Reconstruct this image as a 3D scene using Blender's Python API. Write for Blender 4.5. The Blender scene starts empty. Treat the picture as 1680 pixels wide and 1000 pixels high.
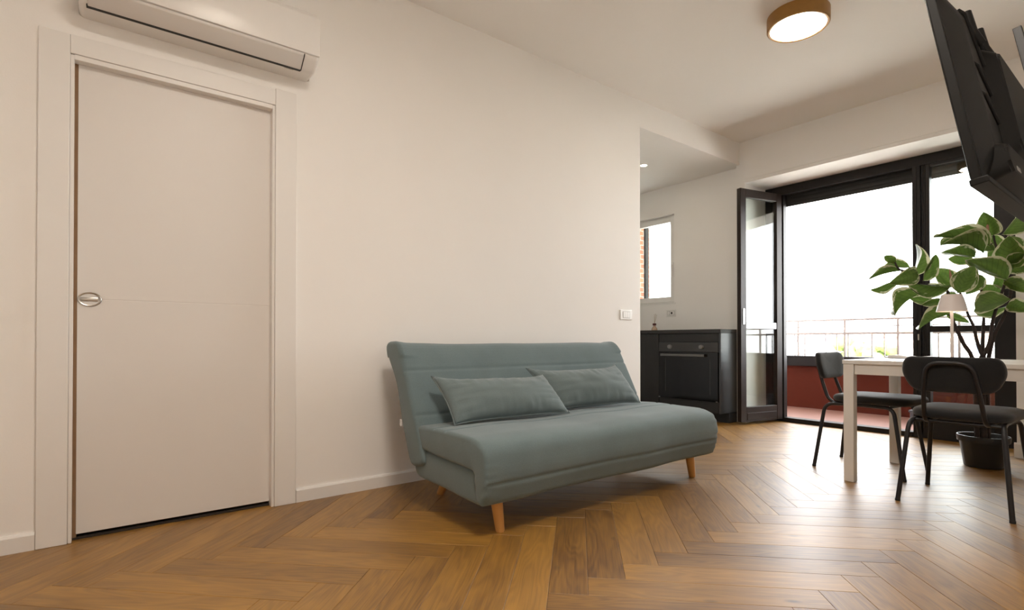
import bpy, bmesh, math, random
from mathutils import Vector, Matrix, noise
random.seed(11)
S = bpy.context.scene
COL = S.collection

# ------------------------------------------------------------------ camera
cam_d = bpy.data.cameras.new('camera')
cam = bpy.data.objects.new('camera', cam_d)
COL.objects.link(cam)
S.camera = cam
YAW, PITCH = 0.6606, 0.0077
cf = Vector((math.sin(YAW)*math.cos(PITCH), math.cos(YAW)*math.cos(PITCH), math.sin(PITCH)))
cr = Vector((math.cos(YAW), -math.sin(YAW), 0))
cu = cr.cross(cf)
cam.matrix_world = Matrix(((cr.x, cu.x, -cf.x, 0.0), (cr.y, cu.y, -cf.y, -2.94505), (cr.z, cu.z, -cf.z, 0.861), (0, 0, 0, 1)))
cam_d.sensor_width = 36.0
cam_d.lens = 873.34/1680*36.0
cam_d.shift_y = 50.83/1680
cam_d.clip_start = 0.02
cam_d.clip_end = 1000

# ------------------------------------------------------------------ world, exposure
SKY = 4.7
SUN = 19.0
LAMP = 16.0
FILL_LAMP = 16.0
SPOT = 80.0
w = bpy.data.worlds.new('overcast_sky')
S.world = w
w.use_nodes = True
bg = w.node_tree.nodes['Background']
bg.inputs[0].default_value = (0.97, 0.985, 1.0, 1)
bg.inputs[1].default_value = SKY
S.view_settings.view_transform = 'Standard'
S.view_settings.look = 'None'
S.view_settings.gamma = 1.0
S.view_settings.use_curve_mapping = False
S.view_settings.exposure = 1.5
S.cycles.use_denoising = True
S.cycles.max_bounces = 14
S.cycles.diffuse_bounces = 8
S.cycles.transparent_max_bounces = 16
S.cycles.sample_clamp_indirect = 8.0
S.cycles.caustics_reflective = False
S.cycles.caustics_refractive = False

sun_d = bpy.data.lights.new('afternoon_sun', 'SUN')      # behind the building: lights the town, not the balcony
sun_d.energy = SUN
sun_d.angle = math.radians(3)
sun_d.color = (1.0, 0.95, 0.88)
sun = bpy.data.objects.new('afternoon_sun', sun_d)
COL.objects.link(sun)
sun.rotation_euler = Vector((0.60, 0.22, -0.77)).to_track_quat('-Z', 'Y').to_euler()

def portal(name, loc, sx, sy):
    l = bpy.data.lights.new(name, 'AREA')
    l.shape = 'RECTANGLE'; l.size = sx; l.size_y = sy
    l.cycles.is_portal = True
    o = bpy.data.objects.new(name, l)
    o.location = loc
    o.rotation_euler = (0, math.pi/2, 0)      # -Z of the light -> -X (into the room)
    COL.objects.link(o)

# ------------------------------------------------------------------ materials
def new_mat(name):
    m = bpy.data.materials.new(name); m.use_nodes = True
    nt = m.node_tree
    return m, nt, nt.nodes['Principled BSDF']

def mat(name, col, rough=0.5, metal=0.0, spec=0.5, var=0.0, vscale=20.0, bump=0.0, bscale=60.0, coat=0.0, sheen=0.0):
    m, nt, p = new_mat(name)
    p.inputs['Roughness'].default_value = rough
    p.inputs['Metallic'].default_value = metal
    p.inputs['Specular IOR Level'].default_value = spec
    p.inputs['Coat Weight'].default_value = coat
    p.inputs['Sheen Weight'].default_value = sheen
    tc = nt.nodes.new('ShaderNodeTexCoord')
    n = nt.nodes.new('ShaderNodeTexNoise')
    n.inputs['Scale'].default_value = vscale; n.inputs['Detail'].default_value = 5
    nt.links.new(tc.outputs['Object'], n.inputs['Vector'])
    mx = nt.nodes.new('ShaderNodeMix'); mx.data_type = 'RGBA'
    lo = [c*(1-var) for c in col]; hi = [min(1, c*(1+var)) for c in col]
    mx.inputs[6].default_value = (*lo, 1); mx.inputs[7].default_value = (*hi, 1)
    nt.links.new(n.outputs['Fac'], mx.inputs[0])
    nt.links.new(mx.outputs[2], p.inputs['Base Color'])
    if bump:
        n2 = nt.nodes.new('ShaderNodeTexNoise'); n2.inputs['Scale'].default_value = bscale; n2.inputs['Detail'].default_value = 4
        nt.links.new(tc.outputs['Object'], n2.inputs['Vector'])
        b = nt.nodes.new('ShaderNodeBump'); b.inputs['Strength'].default_value = bump; b.inputs['Distance'].default_value = 0.01
        nt.links.new(n2.outputs['Fac'], b.inputs['Height']); nt.links.new(b.outputs[0], p.inputs['Normal'])
    return m

def emit_mat(name, col, strength):
    m, nt, p = new_mat(name)
    p.inputs['Base Color'].default_value = (*col, 1)
    p.inputs['Emission Color'].default_value = (*col, 1)
    p.inputs['Emission Strength'].default_value = strength
    return m

def glass_mat(name, tint=(0.93, 0.96, 0.95), ior=1.6, rough=0.0):
    m = bpy.data.materials.new(name); m.use_nodes = True
    nt = m.node_tree; nt.nodes.clear()
    out = nt.nodes.new('ShaderNodeOutputMaterial')
    t = nt.nodes.new('ShaderNodeBsdfTransparent'); t.inputs[0].default_value = (*tint, 1)
    g = nt.nodes.new('ShaderNodeBsdfGlossy'); g.inputs['Roughness'].default_value = rough
    # Schlick reflectance, the same from either side of the pane
    lw = nt.nodes.new('ShaderNodeLayerWeight'); lw.inputs['Blend'].default_value = 0.5
    pw = nt.nodes.new('ShaderNodeMath'); pw.operation = 'POWER'; pw.inputs[1].default_value = 5.0
    nt.links.new(lw.outputs['Facing'], pw.inputs[0])
    f = nt.nodes.new('ShaderNodeMath'); f.operation = 'MULTIPLY_ADD'
    f0 = ((ior-1)/(ior+1))**2
    f.inputs[1].default_value = 1-f0; f.inputs[2].default_value = f0
    nt.links.new(pw.outputs[0], f.inputs[0])
    mx = nt.nodes.new('ShaderNodeMixShader')
    nt.links.new(f.outputs[0], mx.inputs[0]); nt.links.new(t.outputs[0], mx.inputs[1]); nt.links.new(g.outputs[0], mx.inputs[2])
    nt.links.new(mx.outputs[0], out.inputs[0])
    return m

def oak_mat(name, c_lo, c_hi, rough):
    m, nt, p = new_mat(name)
    N = nt.nodes; Lk = nt.links.new
    tc = N.new('ShaderNodeTexCoord'); oi = N.new('ShaderNodeObjectInfo')
    off = N.new('ShaderNodeVectorMath'); off.operation = 'MULTIPLY_ADD'
    off.inputs[0].default_value = (1, 1, 1)
    cmb = N.new('ShaderNodeCombineXYZ')
    mul = N.new('ShaderNodeMath'); mul.operation = 'MULTIPLY'; mul.inputs[1].default_value = 97.0
    Lk(oi.outputs['Random'], mul.inputs[0])
    Lk(mul.outputs[0], cmb.inputs[0]); Lk(mul.outputs[0], cmb.inputs[1]); Lk(mul.outputs[0], cmb.inputs[2])
    add = N.new('ShaderNodeVectorMath'); add.operation = 'ADD'
    Lk(tc.outputs['Object'], add.inputs[0]); Lk(cmb.outputs[0], add.inputs[1])
    # cathedral figure: a slow noise field across the board, cut into rings
    mp = N.new('ShaderNodeMapping'); mp.inputs['Scale'].default_value = (1.3, 9.0, 1.0)
    Lk(add.outputs[0], mp.inputs['Vector'])
    n1 = N.new('ShaderNodeTexNoise'); n1.inputs['Scale'].default_value = 1.0; n1.inputs['Detail'].default_value = 2.0
    Lk(mp.outputs[0], n1.inputs['Vector'])
    r1 = N.new('ShaderNodeMath'); r1.operation = 'MULTIPLY'; r1.inputs[1].default_value = 75.0
    Lk(n1.outputs['Fac'], r1.inputs[0])
    s1 = N.new('ShaderNodeMath'); s1.operation = 'SINE'; Lk(r1.outputs[0], s1.inputs[0])
    s2 = N.new('ShaderNodeMapRange'); s2.inputs[1].default_value = -1; s2.inputs[2].default_value = 1
    Lk(s1.outputs[0], s2.inputs[0])
    # fine fibres
    mp2 = N.new('ShaderNodeMapping'); mp2.inputs['Scale'].default_value = (6.0, 260.0, 1.0)
    Lk(add.outputs[0], mp2.inputs['Vector'])
    n2 = N.new('ShaderNodeTexNoise'); n2.inputs['Scale'].default_value = 1.0; n2.inputs['Detail'].default_value = 3.0
    Lk(mp2.outputs[0], n2.inputs['Vector'])
    # broad tone
    mp3 = N.new('ShaderNodeMapping'); mp3.inputs['Scale'].default_value = (3.0, 14.0, 1.0)
    Lk(add.outputs[0], mp3.inputs['Vector'])
    n3 = N.new('ShaderNodeTexNoise'); n3.inputs['Scale'].default_value = 1.0; n3.inputs['Detail'].default_value = 3.0
    Lk(mp3.outputs[0], n3.inputs['Vector'])
    # mix the three into one factor
    def madd(a, k, b):
        q = N.new('ShaderNodeMath'); q.operation = 'MULTIPLY_ADD'; Lk(a, q.inputs[0]); q.inputs[1].default_value = k
        if hasattr(b, 'default_value') or b is None: pass
        if isinstance(b, (int, float)): q.inputs[2].default_value = b
        else: Lk(b, q.inputs[2])
        return q.outputs[0]
    f = madd(s2.outputs[0], 0.13, 0.0)
    f = madd(n2.outputs['Fac'], 0.52, f)
    f = madd(n3.outputs['Fac'], 0.42, f)
    rnd = N.new('ShaderNodeMapRange'); rnd.inputs[3].default_value = -0.15; rnd.inputs[4].default_value = 0.15
    Lk(oi.outputs['Random'], rnd.inputs[0])
    f = madd(rnd.outputs[0], 1.0, f)
    cr_ = N.new('ShaderNodeValToRGB')
    cr_.color_ramp.elements[0].position = 0.22; cr_.color_ramp.elements[0].color = (*c_lo, 1)
    cr_.color_ramp.elements[1].position = 0.80; cr_.color_ramp.elements[1].color = (*c_hi, 1)
    Lk(f, cr_.inputs[0])
    # a few knots
    mp4 = N.new('ShaderNodeMapping'); mp4.inputs['Scale'].default_value = (2.2, 5.0, 1.0)
    Lk(add.outputs[0], mp4.inputs['Vector'])
    v = N.new('ShaderNodeTexVoronoi'); v.inputs['Scale'].default_value = 1.0
    Lk(mp4.outputs[0], v.inputs['Vector'])
    kr = N.new('ShaderNodeMapRange'); kr.inputs[1].default_value = 0.02; kr.inputs[2].default_value = 0.075
    kr.inputs[3].default_value = 0.25; kr.inputs[4].default_value = 1.0
    Lk(v.outputs['Distance'], kr.inputs[0])
    mm = N.new('ShaderNodeMix'); mm.data_type = 'RGBA'; mm.blend_type = 'MULTIPLY'; mm.inputs[0].default_value = 0.8
    Lk(cr_.outputs[0], mm.inputs[6]); Lk(kr.outputs[0], mm.inputs[7])
    Lk(mm.outputs[2], p.inputs['Base Color'])
    p.inputs['Specular IOR Level'].default_value = 0.4
    p.inputs['Coat Weight'].default_value = 0.75
    p.inputs['Coat Roughness'].default_value = 0.40
    rr = N.new('ShaderNodeMapRange'); rr.inputs[3].default_value = rough-0.05; rr.inputs[4].default_value = rough+0.09
    Lk(n2.outputs['Fac'], rr.inputs[0]); Lk(rr.outputs[0], p.inputs['Roughness'])
    b = N.new('ShaderNodeBump'); b.inputs['Strength'].default_value = 0.12; b.inputs['Distance'].default_value = 0.002
    Lk(n2.outputs['Fac'], b.inputs['Height']); Lk(b.outputs[0], p.inputs['Normal'])
    return m

def fabric_mat(name, col, scale=900.0, rough=0.9):
    m, nt, p = new_mat(name)
    N = nt.nodes; Lk = nt.links.new
    tc = N.new('ShaderNodeTexCoord')
    n = N.new('ShaderNodeTexNoise'); n.inputs['Scale'].default_value = scale/4; n.inputs['Detail'].default_value = 4
    Lk(tc.outputs['Object'], n.inputs['Vector'])
    n2 = N.new('ShaderNodeTexNoise'); n2.inputs['Scale'].default_value = 7; n2.inputs['Detail'].default_value = 3
    Lk(tc.outputs['Object'], n2.inputs['Vector'])
    a = N.new('ShaderNodeMath'); a.operation = 'ADD'; Lk(n.outputs['Fac'], a.inputs[0]); Lk(n2.outputs['Fac'], a.inputs[1])
    r = N.new('ShaderNodeMapRange'); r.inputs[1].default_value = 0.5; r.inputs[2].default_value = 1.5
    Lk(a.outputs[0], r.inputs[0])
    mx = N.new('ShaderNodeMix'); mx.data_type = 'RGBA'
    mx.inputs[6].default_value = (*[c*0.86 for c in col], 1); mx.inputs[7].default_value = (*[min(1, c*1.14) for c in col], 1)
    Lk(r.outputs[0], mx.inputs[0]); Lk(mx.outputs[2], p.inputs['Base Color'])
    p.inputs['Roughness'].default_value = rough
    p.inputs['Specular IOR Level'].default_value = 0.25
    p.inputs['Sheen Weight'].default_value = 0.25
    p.inputs['Sheen Roughness'].default_value = 0.5
    b = N.new('ShaderNodeBump'); b.inputs['Strength'].default_value = 0.25; b.inputs['Distance'].default_value = 0.002
    Lk(n.outputs['Fac'], b.inputs['Height']); Lk(b.outputs[0], p.inputs['Normal'])
    return m

def leaf_mat(name):
    m = bpy.data.materials.new(name); m.use_nodes = True
    nt = m.node_tree; N = nt.nodes; Lk = nt.links.new
    p = N['Principled BSDF']; out = N['Material Output']
    tc = N.new('ShaderNodeTexCoord'); oi = N.new('ShaderNodeObjectInfo')
    sep = N.new('ShaderNodeSeparateXYZ'); Lk(tc.outputs['UV'], sep.inputs[0])
    # distance from the midrib 0..1 in v, plus a ragged border
    sc = N.new('ShaderNodeVectorMath'); sc.operation = 'ADD'
    cm = N.new('ShaderNodeCombineXYZ'); ml = N.new('ShaderNodeMath'); ml.operation = 'MULTIPLY'; ml.inputs[1].default_value = 31.0
    Lk(oi.outputs['Random'], ml.inputs[0]); Lk(ml.outputs[0], cm.inputs[2])
    Lk(tc.outputs['UV'], sc.inputs[0]); Lk(cm.outputs[0], sc.inputs[1])
    n = N.new('ShaderNodeTexNoise'); n.inputs['Scale'].default_value = 5.0; n.inputs['Detail'].default_value = 3
    Lk(sc.outputs[0], n.inputs['Vector'])
    ad = N.new('ShaderNodeMath'); ad.operation = 'MULTIPLY_ADD'; ad.inputs[1].default_value = 0.9
    Lk(n.outputs['Fac'], ad.inputs[0]); Lk(sep.outputs['Y'], ad.inputs[2])
    th = N.new('ShaderNodeMapRange'); th.inputs[1].default_value = 1.23; th.inputs[2].default_value = 1.30
    Lk(ad.outputs[0], th.inputs[0])
    # greens
    n2 = N.new('ShaderNodeTexNoise'); n2.inputs['Scale'].default_value = 3.0
    Lk(sc.outputs[0], n2.inputs['Vector'])
    g = N.new('ShaderNodeMix'); g.data_type = 'RGBA'
    g.inputs[6].default_value = (0.035, 0.080, 0.014, 1); g.inputs[7].default_value = (0.14, 0.22, 0.04, 1)
    Lk(n2.outputs['Fac'], g.inputs[0])
    # side veins, slightly darker lines
    vx = N.new('ShaderNodeMath'); vx.operation = 'MULTIPLY_ADD'; vx.inputs[1].default_value = 52.0
    vy = N.new('ShaderNodeMath'); vy.operation = 'MULTIPLY'; vy.inputs[1].default_value = -16.0
    Lk(sep.outputs['Y'], vy.inputs[0]); Lk(sep.outputs['X'], vx.inputs[0]); Lk(vy.outputs[0], vx.inputs[2])
    sn = N.new('ShaderNodeMath'); sn.operation = 'SINE'; Lk(vx.outputs[0], sn.inputs[0])
    vr = N.new('ShaderNodeMapRange'); vr.inputs[1].default_value = 0.75; vr.inputs[2].default_value = 1.0; vr.inputs[3].default_value = 1.0; vr.inputs[4].default_value = 0.72
    Lk(sn.outputs[0], vr.inputs[0])
    gv = N.new('ShaderNodeMix'); gv.data_type = 'RGBA'; gv.blend_type = 'MULTIPLY'; gv.inputs[0].default_value = 1
    Lk(g.outputs[2], gv.inputs[6]); Lk(vr.outputs[0], gv.inputs[7])
    c = N.new('ShaderNodeMix'); c.data_type = 'RGBA'; c.inputs[7].default_value = (0.52, 0.50, 0.33, 1)
    Lk(th.outputs[0], c.inputs[0]); Lk(gv.outputs[2], c.inputs[6])
    Lk(c.outputs[2], p.inputs['Base Color'])
    p.inputs['Roughness'].default_value = 0.38
    tr = N.new('ShaderNodeBsdfTranslucent'); Lk(c.outputs[2], tr.inputs[0])
    mx = N.new('ShaderNodeMixShader'); mx.inputs[0].default_value = 0.5
    Lk(p.outputs[0], mx.inputs[1]); Lk(tr.outputs[0], mx.inputs[2]); Lk(mx.outputs[0], out.inputs[0])
    return m

def brick_mat(name):
    m, nt, p = new_mat(name)
    N = nt.nodes; Lk = nt.links.new
    tc = N.new('ShaderNodeTexCoord')
    mp = N.new('ShaderNodeMapping'); mp.inputs['Rotation'].default_value = (math.pi/2, 0, 0)
    Lk(tc.outputs['Object'], mp.inputs[0])
    b = N.new('ShaderNodeTexBrick'); b.inputs['Scale'].default_value = 4.0
    b.inputs['Color1'].default_value = (0.35, 0.11, 0.06, 1); b.inputs['Color2'].default_value = (0.45, 0.17, 0.09, 1)
    b.inputs['Mortar'].default_value = (0.6, 0.55, 0.5, 1)
    Lk(mp.outputs[0], b.inputs['Vector']); Lk(b.outputs['Color'], p.inputs['Base Color'])
    p.inputs['Roughness'].default_value = 0.9
    return m

M = {}
M['wall'] = mat('wall_paint', (0.87, 0.855, 0.835), 0.75, var=0.015, vscale=3, bump=0.03, bscale=180)
M['ceil'] = mat('ceiling_paint', (0.88, 0.865, 0.845), 0.85, var=0.015, vscale=2)
M['trim'] = mat('white_lacquer', (0.80, 0.785, 0.765), 0.4, var=0.01)
M['door'] = mat('door_lacquer', (0.74, 0.715, 0.69), 0.45, var=0.01, vscale=4)
M['darkgap'] = mat('dark_gap', (0.03, 0.022, 0.016), 0.9)
M['jambwood'] = mat('bare_jamb_wood', (0.25, 0.15, 0.08), 0.8, var=0.2)
M['oak'] = oak_mat('oak_plank', (0.100, 0.039, 0.005), (0.375, 0.19, 0.030), 0.50)
M['sub'] = mat('subfloor', (0.035, 0.022, 0.012), 0.9)
M['frame'] = mat('dark_brown_window_paint', (0.012, 0.010, 0.0095), 0.42, spec=0.3, var=0.2, vscale=30, bump=0.05, bscale=40)
M['leafbrown'] = mat('brown_sash_paint', (0.017, 0.0095, 0.007), 0.40, spec=0.35, var=0.25, vscale=30, bump=0.05, bscale=40)
M['glass'] = glass_mat('clear_pane')
M['railmetal'] = mat('pale_metal_bar', (0.30, 0.30, 0.315), 0.35, metal=0.8, var=0.05)
M['shutter'] = mat('shutter_slat', (0.022, 0.021, 0.021), 0.6, var=0.1)
M['plastic'] = mat('white_plastic', (0.80, 0.79, 0.77), 0.32, var=0.01)
M['acplastic'] = mat('ac_plastic', (0.80, 0.785, 0.765), 0.28, var=0.01)
M['acunder'] = mat('ac_flap_plastic', (0.72, 0.70, 0.68), 0.35, var=0.01)
M['black'] = mat('black_slot', (0.012, 0.012, 0.012), 0.7)
M['sofa'] = fabric_mat('blue_grey_sofa_fabric', (0.132, 0.180, 0.192))
M['cushion'] = fabric_mat('blue_grey_cushion_fabric', (0.150, 0.195, 0.205))
M['beech'] = mat('beech_leg', (0.62, 0.33, 0.11), 0.45, var=0.12, vscale=12)
M['lampwood'] = mat('lamp_ring_wood', (0.33, 0.17, 0.04), 0.45, var=0.2, vscale=15)
M['diffuser'] = emit_mat('lamp_diffuser', (1.0, 0.91, 0.80), LAMP)
M['fill_diffuser'] = emit_mat('fill_lamp_diffuser', (1.0, 0.90, 0.78), FILL_LAMP)
M['spot'] = emit_mat('spot_lens', (1.0, 0.84, 0.62), SPOT)
M['chairmetal'] = mat('black_tube', (0.010, 0.0095, 0.012), 0.42, var=0.1)
M['chairfab'] = fabric_mat('anthracite_upholstery', (0.013, 0.0135, 0.0150), 700, 0.85)
M['tablewhite'] = mat('table_white', (0.78, 0.765, 0.74), 0.38, var=0.01)
M['paper'] = mat('paper', (0.75, 0.74, 0.74), 0.6, var=0.03)
M['paperdark'] = mat('booklet_cover', (0.05, 0.05, 0.07), 0.5, var=0.2)
M['lampwhite'] = mat('lamp_white_metal', (0.66, 0.60, 0.58), 0.4, var=0.01)
M['pot'] = mat('black_pot', (0.016, 0.017, 0.019), 0.38, var=0.1)
M['soil'] = mat('soil', (0.03, 0.02, 0.013), 0.95, var=0.5, vscale=60, bump=0.6, bscale=90)
M['bark'] = mat('dark_bark', (0.035, 0.024, 0.022), 0.8, var=0.4, vscale=40, bump=0.3, bscale=60)
M['leaf'] = leaf_mat('variegated_leaf')
M['bud'] = mat('pink_bud', (0.35, 0.17, 0.12), 0.6, var=0.1)
M['tvback'] = mat('tv_back_plastic', (0.0075, 0.007, 0.0065), 0.45, spec=0.18, var=0.1, vscale=40)
M['tvscreen'] = mat('tv_screen', (0.004, 0.004, 0.005), 0.12)
M['sticker'] = mat('sticker', (0.35, 0.34, 0.33), 0.5, var=0.2, vscale=200)
M['cabinet'] = mat('anthracite_cabinet', (0.021, 0.021, 0.0215), 0.45, var=0.05)
M['cabside'] = mat('cabinet_end_panel', (0.035, 0.037, 0.042), 0.3, spec=1.0, var=0.05)
M['worktop'] = mat('dark_worktop', (0.03, 0.029, 0.028), 0.4, var=0.15, vscale=60)
M['ovenglass'] = mat('oven_glass', (0.006, 0.006, 0.007), 0.08)
M['ovensteel'] = mat('oven_grey', (0.050, 0.050, 0.050), 0.38)
M['handlegrey'] = mat('oven_handle_grey', (0.15, 0.15, 0.15), 0.35, metal=0.3)
M['knob'] = mat('oven_knob', (0.30, 0.30, 0.30), 0.35, metal=0.4)
M['chrome'] = mat('brushed_chrome', (0.55, 0.53, 0.50), 0.28, metal=1.0)
M['amber'] = mat('amber_liquid_glass', (0.55, 0.40, 0.30), 0.15)
M['darkred'] = mat('dark_red_cap', (0.10, 0.02, 0.02), 0.5)
M['reed'] = mat('reed', (0.42, 0.34, 0.25), 0.8)
M['parapet'] = mat('red_brown_parapet', (0.084, 0.0135, 0.0055), 0.8, spec=0.2, var=0.15, vscale=4, bump=0.1, bscale=30)
M['ledge'] = mat('dark_ledge', (0.014, 0.011, 0.011), 0.6, spec=0.15)
M['rail'] = mat('railing_paint', (0.42, 0.36, 0.35), 0.5)
M['terracotta'] = mat('balcony_tile', (0.24, 0.125, 0.10), 0.5, var=0.12, vscale=10)
M['concrete'] = mat('pale_render', (0.62, 0.60, 0.57), 0.85, var=0.05)
M['brick'] = brick_mat('brick')
M['greybox'] = mat('grey_box', (0.10, 0.11, 0.13), 0.6)
M['farwhite'] = mat('far_render_white', (0.62, 0.60, 0.58), 0.9, var=0.06)
M['farpink'] = mat('far_render_pink', (0.55, 0.42, 0.38), 0.9, var=0.06)
M['fargrey'] = mat('far_render_grey', (0.34, 0.36, 0.40), 0.9, var=0.06)
M['farwin'] = mat('far_window', (0.05, 0.06, 0.08), 0.3)
M['farroof'] = mat('far_roof', (0.40, 0.22, 0.16), 0.9, var=0.1)
M['fargreenroof'] = mat('far_copper_roof', (0.18, 0.36, 0.28), 0.8, var=0.1)
M['crown'] = mat('tree_crown', (0.10, 0.14, 0.03), 0.9, var=0.5, vscale=0.7, bump=1.0, bscale=2.0)
M['ground'] = mat('far_ground', (0.42, 0.41, 0.38), 0.95, var=0.2, vscale=0.05)

# ------------------------------------------------------------------ mesh helpers
def finish(bm, name, m, parent=None, smooth=None, loc=None):
    bmesh.ops.recalc_face_normals(bm, faces=bm.faces)
    me = bpy.data.meshes.new(name)
    if loc is not None:
        bmesh.ops.translate(bm, verts=bm.verts, vec=-Vector(loc))
    bm.to_mesh(me); bm.free()
    if smooth == 30: smooth = 20            # bevelled boxes: keep the flats flat
    if smooth is not None:
        for p in me.polygons: p.use_smooth = True
        me.set_sharp_from_angle(angle=math.radians(smooth))
    o = bpy.data.objects.new(name, me)
    COL.objects.link(o)
    me.materials.append(M[m] if isinstance(m, str) else m)
    if parent is not None: o.parent = parent
    if loc is not None and parent is None: o.location = loc
    return o

def abox(bm, x0, x1, y0, y1, z0, z1, bev=0.0, seg=2):
    r = bmesh.ops.create_cube(bm, size=1.0)
    vs = r['verts']
    for v in vs:
        v.co = Vector(((x0+x1)/2+v.co.x*(x1-x0), (y0+y1)/2+v.co.y*(y1-y0), (z0+z1)/2+v.co.z*(z1-z0)))
    if bev > 0:
        es = list({e for v in vs for e in v.link_edges})
        bmesh.ops.bevel(bm, geom=es, offset=bev, segments=seg, affect='EDGES', profile=0.5)
    return vs

def tube(bm, pts, r, n=10, caps=True):
    pts = [Vector(p) for p in pts]
    rs = r if isinstance(r, (list, tuple)) else [r]*len(pts)
    rings = []; prev = None
    for i, p in enumerate(pts):
        if i == 0: t = pts[1]-pts[0]
        elif i == len(pts)-1: t = pts[-1]-pts[-2]
        else: t = (pts[i+1]-p).normalized()+(p-pts[i-1]).normalized()
        t.normalize()
        if prev is None:
            a = Vector((0, 0, 1)) if abs(t.z) < 0.9 else Vector((1, 0, 0))
            u = t.cross(a).normalized()
        else:
            u = (prev-t*prev.dot(t)).normalized()
        prev = u; v = t.cross(u)
        rings.append([bm.verts.new(p+(u*math.cos(2*math.pi*k/n)+v*math.sin(2*math.pi*k/n))*rs[i]) for k in range(n)])
    for a, b in zip(rings, rings[1:]):
        for k in range(n): bm.faces.new((a[k], a[(k+1) % n], b[(k+1) % n], b[k]))
    if caps:
        bm.faces.new(list(reversed(rings[0]))); bm.faces.new(rings[-1])

def fillet(pts, r, n=5):
    pts = [Vector(p) for p in pts]; out = [pts[0]]
    for a, b, c in zip(pts, pts[1:], pts[2:]):
        d1 = (a-b); d2 = (c-b); k = min(r, d1.length*0.49, d2.length*0.49)
        p0 = b+d1.normalized()*k; p2 = b+d2.normalized()*k
        for i in range(n+1):
            t = i/n; out.append(p0*(1-t)**2+b*2*t*(1-t)+p2*t*t)
    out.append(pts[-1]); return out

def smooth_path(pts, sub=4):
    P = [Vector(p) for p in pts]; P = [P[0]*2-P[1]]+P+[P[-1]*2-P[-2]]; out = []
    for i in range(1, len(P)-2):
        for k in range(sub):
            t = k/sub
            out.append(0.5*((2*P[i])+(P[i+1]-P[i-1])*t+(2*P[i-1]-5*P[i]+4*P[i+1]-P[i+2])*t*t+(3*P[i]-P[i-1]-3*P[i+1]+P[i+2])*t**3))
    out.append(P[-2]); return out

def lathe(bm, prof, center, n=28):
    c = Vector(center); rings = []
    for (r, z) in prof:
        if r < 1e-6: rings.append([bm.verts.new(c+Vector((0, 0, z)))])
        else: rings.append([bm.verts.new(c+Vector((r*math.cos(2*math.pi*k/n), r*math.sin(2*math.pi*k/n), z))) for k in range(n)])
    for a, b in zip(rings, rings[1:]):
        for k in range(n):
            q = [a[k % len(a)], a[(k+1) % len(a)], b[(k+1) % len(b)], b[k % len(b)]]
            u = []
            for v in q:
                if v not in u: u.append(v)
            if len(u) > 2: bm.faces.new(u)

def poly_prism(bm, pts, axis, a0, a1, bev=0.0):
    """closed 2D polygon extruded along axis ('x': pts are (y,z); 'y': (x,z); 'z': (x,y))"""
    def mk(p, a):
        return Vector((a, p[0], p[1])) if axis == 'x' else Vector((p[0], a, p[1])) if axis == 'y' else Vector((p[0], p[1], a))
    A = [bm.verts.new(mk(p, a0)) for p in pts]; B = [bm.verts.new(mk(p, a1)) for p in pts]
    n = len(pts); fs = []
    fs.append(bm.faces.new(A)); fs.append(bm.faces.new(list(reversed(B))))
    for i in range(n): fs.append(bm.faces.new((A[i], B[i], B[(i+1) % n], A[(i+1) % n])))
    if bev:
        bmesh.ops.bevel(bm, geom=list({e for f in fs for e in f.edges}), offset=bev, segments=2, affect='EDGES')

def tag(o, label=None, cat=None, group=None, kind=None):
    if label: o['label'] = label
    if cat: o['category'] = cat
    if group: o['group'] = group
    if kind: o['kind'] = kind
    return o

def thing(name, loc, label, cat, group=None, rz=0.0):
    o = bpy.data.objects.new(name, None); o.empty_display_size = 0.1
    COL.objects.link(o); o.location = loc; o.rotation_euler = (0, 0, rz)
    return tag(o, label, cat, group)

def part(name, bm, m, root, smooth=None, up=None):
    """mesh given in world axes; re-based to its root's location"""
    o = finish(bm, name, m, None, smooth, None)
    base = Vector(root.location)
    o.data.transform(Matrix.Translation(-base))
    o.parent = up if up is not None else root
    return o

def boxes(*bs, bev=0.0):
    bm = bmesh.new()
    for b in bs: abox(bm, *b, bev=bev)
    return bm

def struct(name, bm, m, smooth=None, label=None):
    o = finish(bm, name, m, None, smooth)
    tag(o, kind='structure')
    if label: o['label'] = label
    return o

H = 2.934          # ceiling height
D = 5.32           # inner face of the balcony wall
ND = 5.74          # window frame plane
XW, YS = -1.6, -3.3
KX, KY, KZ = 5.39, 2.0, 2.70   # kitchen east wall, depth, ceiling

portal('balcony_portal', (5.92, -1.10, 1.15), 2.26, 2.0)
portal('kitchen_portal', (5.87, 1.23, 1.83), 1.05, 0.74)

# ------------------------------------------------------------------ setting
DX0, DX1, DZ = -0.099, 0.717, 2.078      # door opening
wa = boxes((XW, DX0, 0, 0.12, -0.02, H), (DX1, 3.688, 0, 0.12, -0.02, H), (DX0, DX1, 0, 0.12, DZ, H), (3.688, D, 0, 0.12, KZ, H), (D, 5.86, 0.035, 0.12, KZ, H))
struct('wall_left', wa, 'wall')
struct('wall_back', boxes((XW-0.12, XW, YS-0.12, 0.12, -0.02, H)), 'wall')
struct('wall_right', boxes((XW-0.12, D+0.53, YS-0.12, YS, -0.02, H)), 'wall')
we = boxes((D, 5.86, -0.06, 0.035, -0.02, H),                                               # pier beside the balcony door
           (D, 5.86, YS, -2.13, -0.02, H),                                                   # wall right of the window
           (D, 5.80, -2.13, -0.06, 2.50, H))                                                 # roller shutter box
struct('wall_front', we, 'wall')
# inspection panel on the shutter box
struct('trim_1', boxes((D-0.006, D+0.002, -3.2, -0.052, 2.533, 2.90), bev=0.002), 'wall', 30)
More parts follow.
